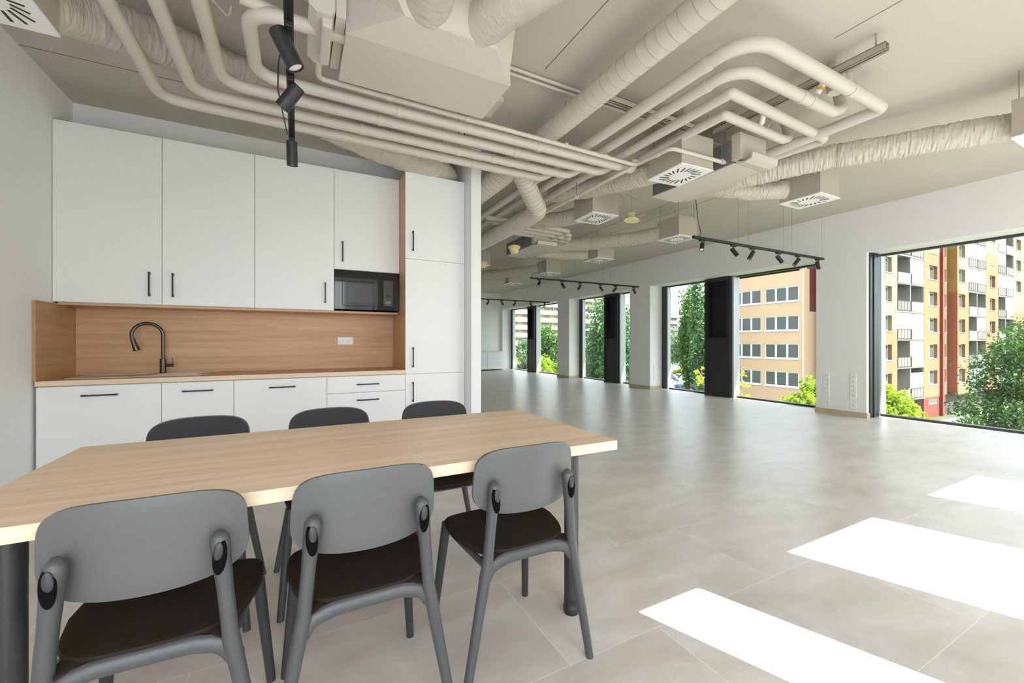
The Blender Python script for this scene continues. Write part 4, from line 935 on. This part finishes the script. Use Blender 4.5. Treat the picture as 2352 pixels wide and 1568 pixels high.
for k, (x, y, lab, row, j) in enumerate(CARS):
    cm, cn = cols[(k*3+row) % 4]; pl = ('nearest the office block side', 'second along', 'third along', 'farthest to the poplar side')[3-j]
    car(x, y, cm, '%s car parked in the %s row, %s' % (cn, lab, pl), 1.09)
# trees
LEAF = {}
def leafm(key, c, k=1.):
    if key not in LEAF:
        col = rgb(*c); m = mat('leaf_'+key, (col[0]*k, col[1]*k, col[2]*k, 1), .6, var=((1.7, 1.7, 1.7), .35, 3)); nt = m.node_tree; b = nt.nodes['Principled BSDF']; o = nt.nodes['Material Output']
        tl = nt.nodes.new('ShaderNodeBsdfTranslucent'); mx = nt.nodes.new('ShaderNodeMixShader'); mx.inputs[0].default_value = .4
        tl.inputs[0].default_value = (col[0]*k*1.1, col[1]*k*1.15, col[2]*k*.6, 1); nt.links.new(b.outputs[0], mx.inputs[1]); nt.links.new(tl.outputs[0], mx.inputs[2]); nt.links.new(mx.outputs[0], o.inputs[0]); LEAF[key] = m
    return LEAF[key]
BARK = mat('bark', rgb(92, 78, 64), .9)
def tree(label, base, blobs, n, ls, lm, seed, name='tree', cat='tree', trunk=.12, group='trees and bushes outside'):
    R = random.Random(seed); t = thing(name, label, cat, base, 0, group); m = MB(); base = Vector(base)
    vol = [b[3]*b[4]*b[5] for b in blobs]; tv = sum(vol)
    for b, v in zip(blobs, vol):
        c = Vector(b[:3]); rad = Vector(b[3:6]); nn = int(n*v/tv); cl = []
        for _ in range(max(8, nn//28)):
            while True:
                p = Vector((R.uniform(-1, 1), R.uniform(-1, 1), R.uniform(-1, 1)))
                if .25 < p.length < 1: break
            cl.append(p*(.6+.4*R.random()))
        for _ in range(nn):
            q = R.choice(cl)+Vector((R.gauss(0, .13), R.gauss(0, .13), R.gauss(0, .10)))
            p = c+Vector((q.x*rad.x, q.y*rad.y, q.z*rad.z)); s = ls*R.uniform(.6, 1.3)
            rot = Matrix.Rotation(R.uniform(0, 6.28), 3, 'Z') @ Matrix.Rotation(R.uniform(-.9, .9), 3, 'X') @ Matrix.Rotation(R.uniform(0, 3), 3, 'Y')
            vs = [m.bm.verts.new(p+rot @ Vector(w)) for w in ((-s*.5, 0, 0), (0, -s*.28, s*.06), (s*.55, 0, 0), (0, s*.28, s*.06))]; m.bm.faces.new(vs)
    m.build('foliage', lm, t)
    tk = MB(); tops = [Vector(b[:3]) for b in blobs]; cx = sum((p for p in tops), Vector())/len(tops)
    tk.tube([base, base.lerp(cx, .5)+Vector((.05, .03, 0)), cx], [trunk, trunk*.75, trunk*.45], 8)
    for p in tops:
        tk.tube([base.lerp(cx, .55), (base.lerp(cx, .6)+p)/2, p], [trunk*.45, trunk*.3, trunk*.12], 6)
        for _ in range(4):
            e = p+Vector((R.uniform(-1, 1), R.uniform(-1, 1), R.uniform(-.5, .8)))*.6; tk.tube([p, e], [trunk*.12, trunk*.04], 5)
    tk.build('trunk', BARK, t, True)
    return t
GREEN = leafm('green', (78, 112, 40)); DEEP = leafm('deep', (60, 92, 36)); LIME = leafm('lime', (150, 172, 48)); YEL = leafm('yellow_green', (186, 182, 54)); BLUEG = leafm('blue_green', (84, 116, 74))
tree('big spreading green tree in front of the orange block', (28.9, 5.26, GZ), [(28.39, 5.52, -0.3, 2.2, 2.0, 2.1), (27.05, 6.22, -1.9, 1.7, 1.6, 1.1), (25.31, 6.56, -2.5, 1.0, 1.0, 0.7), (28.49, 6.04, -3.0, 2.0, 1.7, 0.9), (29.57, 4.91, 0.8, 2.0, 2.0, 1.8), (27.45, 6.58, -0.9, 0.8, 0.7, 0.5)], 17000, .16, DEEP, 1, trunk=.22)
tree('young leafy tree low in the widest window', (19.03, 7.01, GZ), [(18.93, 7.06, -0.95, 0.72, 0.7, 0.62), (19.52, 6.75, -1.35, 0.65, 0.6, 0.5), (18.64, 7.21, -0.55, 0.45, 0.4, 0.42), (20.61, 6.75, -1.7, 0.45, 0.5, 0.35), (19.17, 6.94, -1.9, 1.0, 0.8, 0.6)], 6500, .14, LIME, 2, trunk=.06)
tree('round bright bush before the peach office block', (15.43, 7.75, GZ), [(15.43, 7.75, -0.42, 0.42, 0.4, 0.45), (15.12, 7.92, -0.85, 0.5, 0.5, 0.42), (15.74, 7.6, -0.8, 0.5, 0.5, 0.6), (14.78, 8.09, -1.12, 0.36, 0.4, 0.25), (15.34, 7.8, -1.5, 0.8, 0.7, 0.6)], 6500, .12, LIME, 3, trunk=.05)
tree('thin young tree behind the black vent panel with yellow green sprays', (10.91, 7.85, GZ), [(10.38, 8.13, 0.15, 0.22, 0.2, 0.35), (10.27, 8.19, -0.45, 0.35, 0.3, 0.25), (10.91, 7.85, -0.2, 0.5, 0.5, 0.9), (11.48, 7.56, 0.22, 0.22, 0.2, 0.1), (11.46, 7.57, -0.12, 0.28, 0.2, 0.1), (11.55, 7.52, -0.45, 0.3, 0.25, 0.09), (10.74, 7.94, -0.9, 0.4, 0.3, 0.3)], 1700, .11, YEL, 4, trunk=.04)
for i, (x, y, z, h, w, lb) in enumerate(((47.82, 39.38, 2, 8.5, 1.5, 'tall narrow poplar farther from the black panel'), (43.21, 33.89, 2.2, 9, 1.5, 'tall narrow poplar beside the black panel'))):
    tree(lb, (x, y, GZ), [(x, y, z, w, w, h)], 5600, .38, (GREEN, BLUEG)[i], 10+i, 'poplar', trunk=.3)
tree('wide grey green tree behind the parked cars', (76.75, 63.78, GZ), [(75.46, 64.45, 0.0, 5.0, 4.0, 5.0), (78.04, 63.11, -1.0, 5.0, 4.0, 4.5)], 5200, .55, BLUEG, 14, trunk=.4)
tree('low yellow shrub at the edge of the parking area', (81.66, 67.99, GZ), [(80.84, 68.42, -6.0, 3.4, 1.5, 0.8), (83.13, 67.23, -6.1, 3.0, 1.5, 0.7)], 2600, .4, YEL, 15, 'shrub', 'bush', trunk=.1)
tree('dense tall dark tree filling the third window', (26.83, 31.13, GZ), [(26.53, 31.29, 2.0, 2.2, 2.2, 4.6), (26.42, 32.47, -1.2, 2.2, 2.0, 4.0), (26.37, 29.12, 0.0, 2.2, 2.0, 6.0)], 13000, .34, BLUEG, 16, trunk=.4)
tree('round olive tree in front of the white and yellow tower', (28.27, 37.14, GZ), [(28.19, 37.19, -0.4, 1.7, 1.6, 2.6), (28.7, 36.92, -2.6, 2.0, 1.6, 2.2)], 6500, .28, LIME, 17, trunk=.3)
tree('sunlit yellow bush along the foot of the third window', (11.16, 13.36, GZ), [(10.53, 13.69, -1.7, 0.9, 0.8, 0.8), (11.0, 13.44, -1.4, 0.8, 0.8, 0.8), (11.72, 13.07, -1.3, 0.9, 0.8, 0.9), (11.24, 13.31, -2.2, 1.6, 0.8, 0.7), (12.2, 12.82, -1.6, 0.7, 0.7, 0.7)], 11000, .11, YEL, 18, 'shrub', 'bush', trunk=.06)
tree('bright green tree in the fourth window, near crown', (27.08, 42.27, GZ), [(26.76, 42.44, 1.2, 1.9, 1.8, 2.2), (27.69, 41.95, -0.6, 2.0, 1.8, 2.6), (26.29, 42.68, -1.4, 1.4, 1.5, 1.8)], 8500, .3, GREEN, 19, trunk=.3)
tree('lime green tree in the fourth window, lower crown', (22.48, 35.65, GZ), [(22.28, 35.75, -1.6, 1.4, 1.4, 1.5), (23.14, 35.3, -2.6, 1.6, 1.3, 1.3)], 5200, .24, LIME, 20, trunk=.25)
tree('thin tree behind the end window pane', (26.76, 48.07, GZ), [(26.76, 48.07, -0.4, 1.6, 1.5, 2.6), (27.12, 47.89, -2.6, 1.6, 1.5, 1.6)], 3000, .3, BLUEG, 21, trunk=.2)
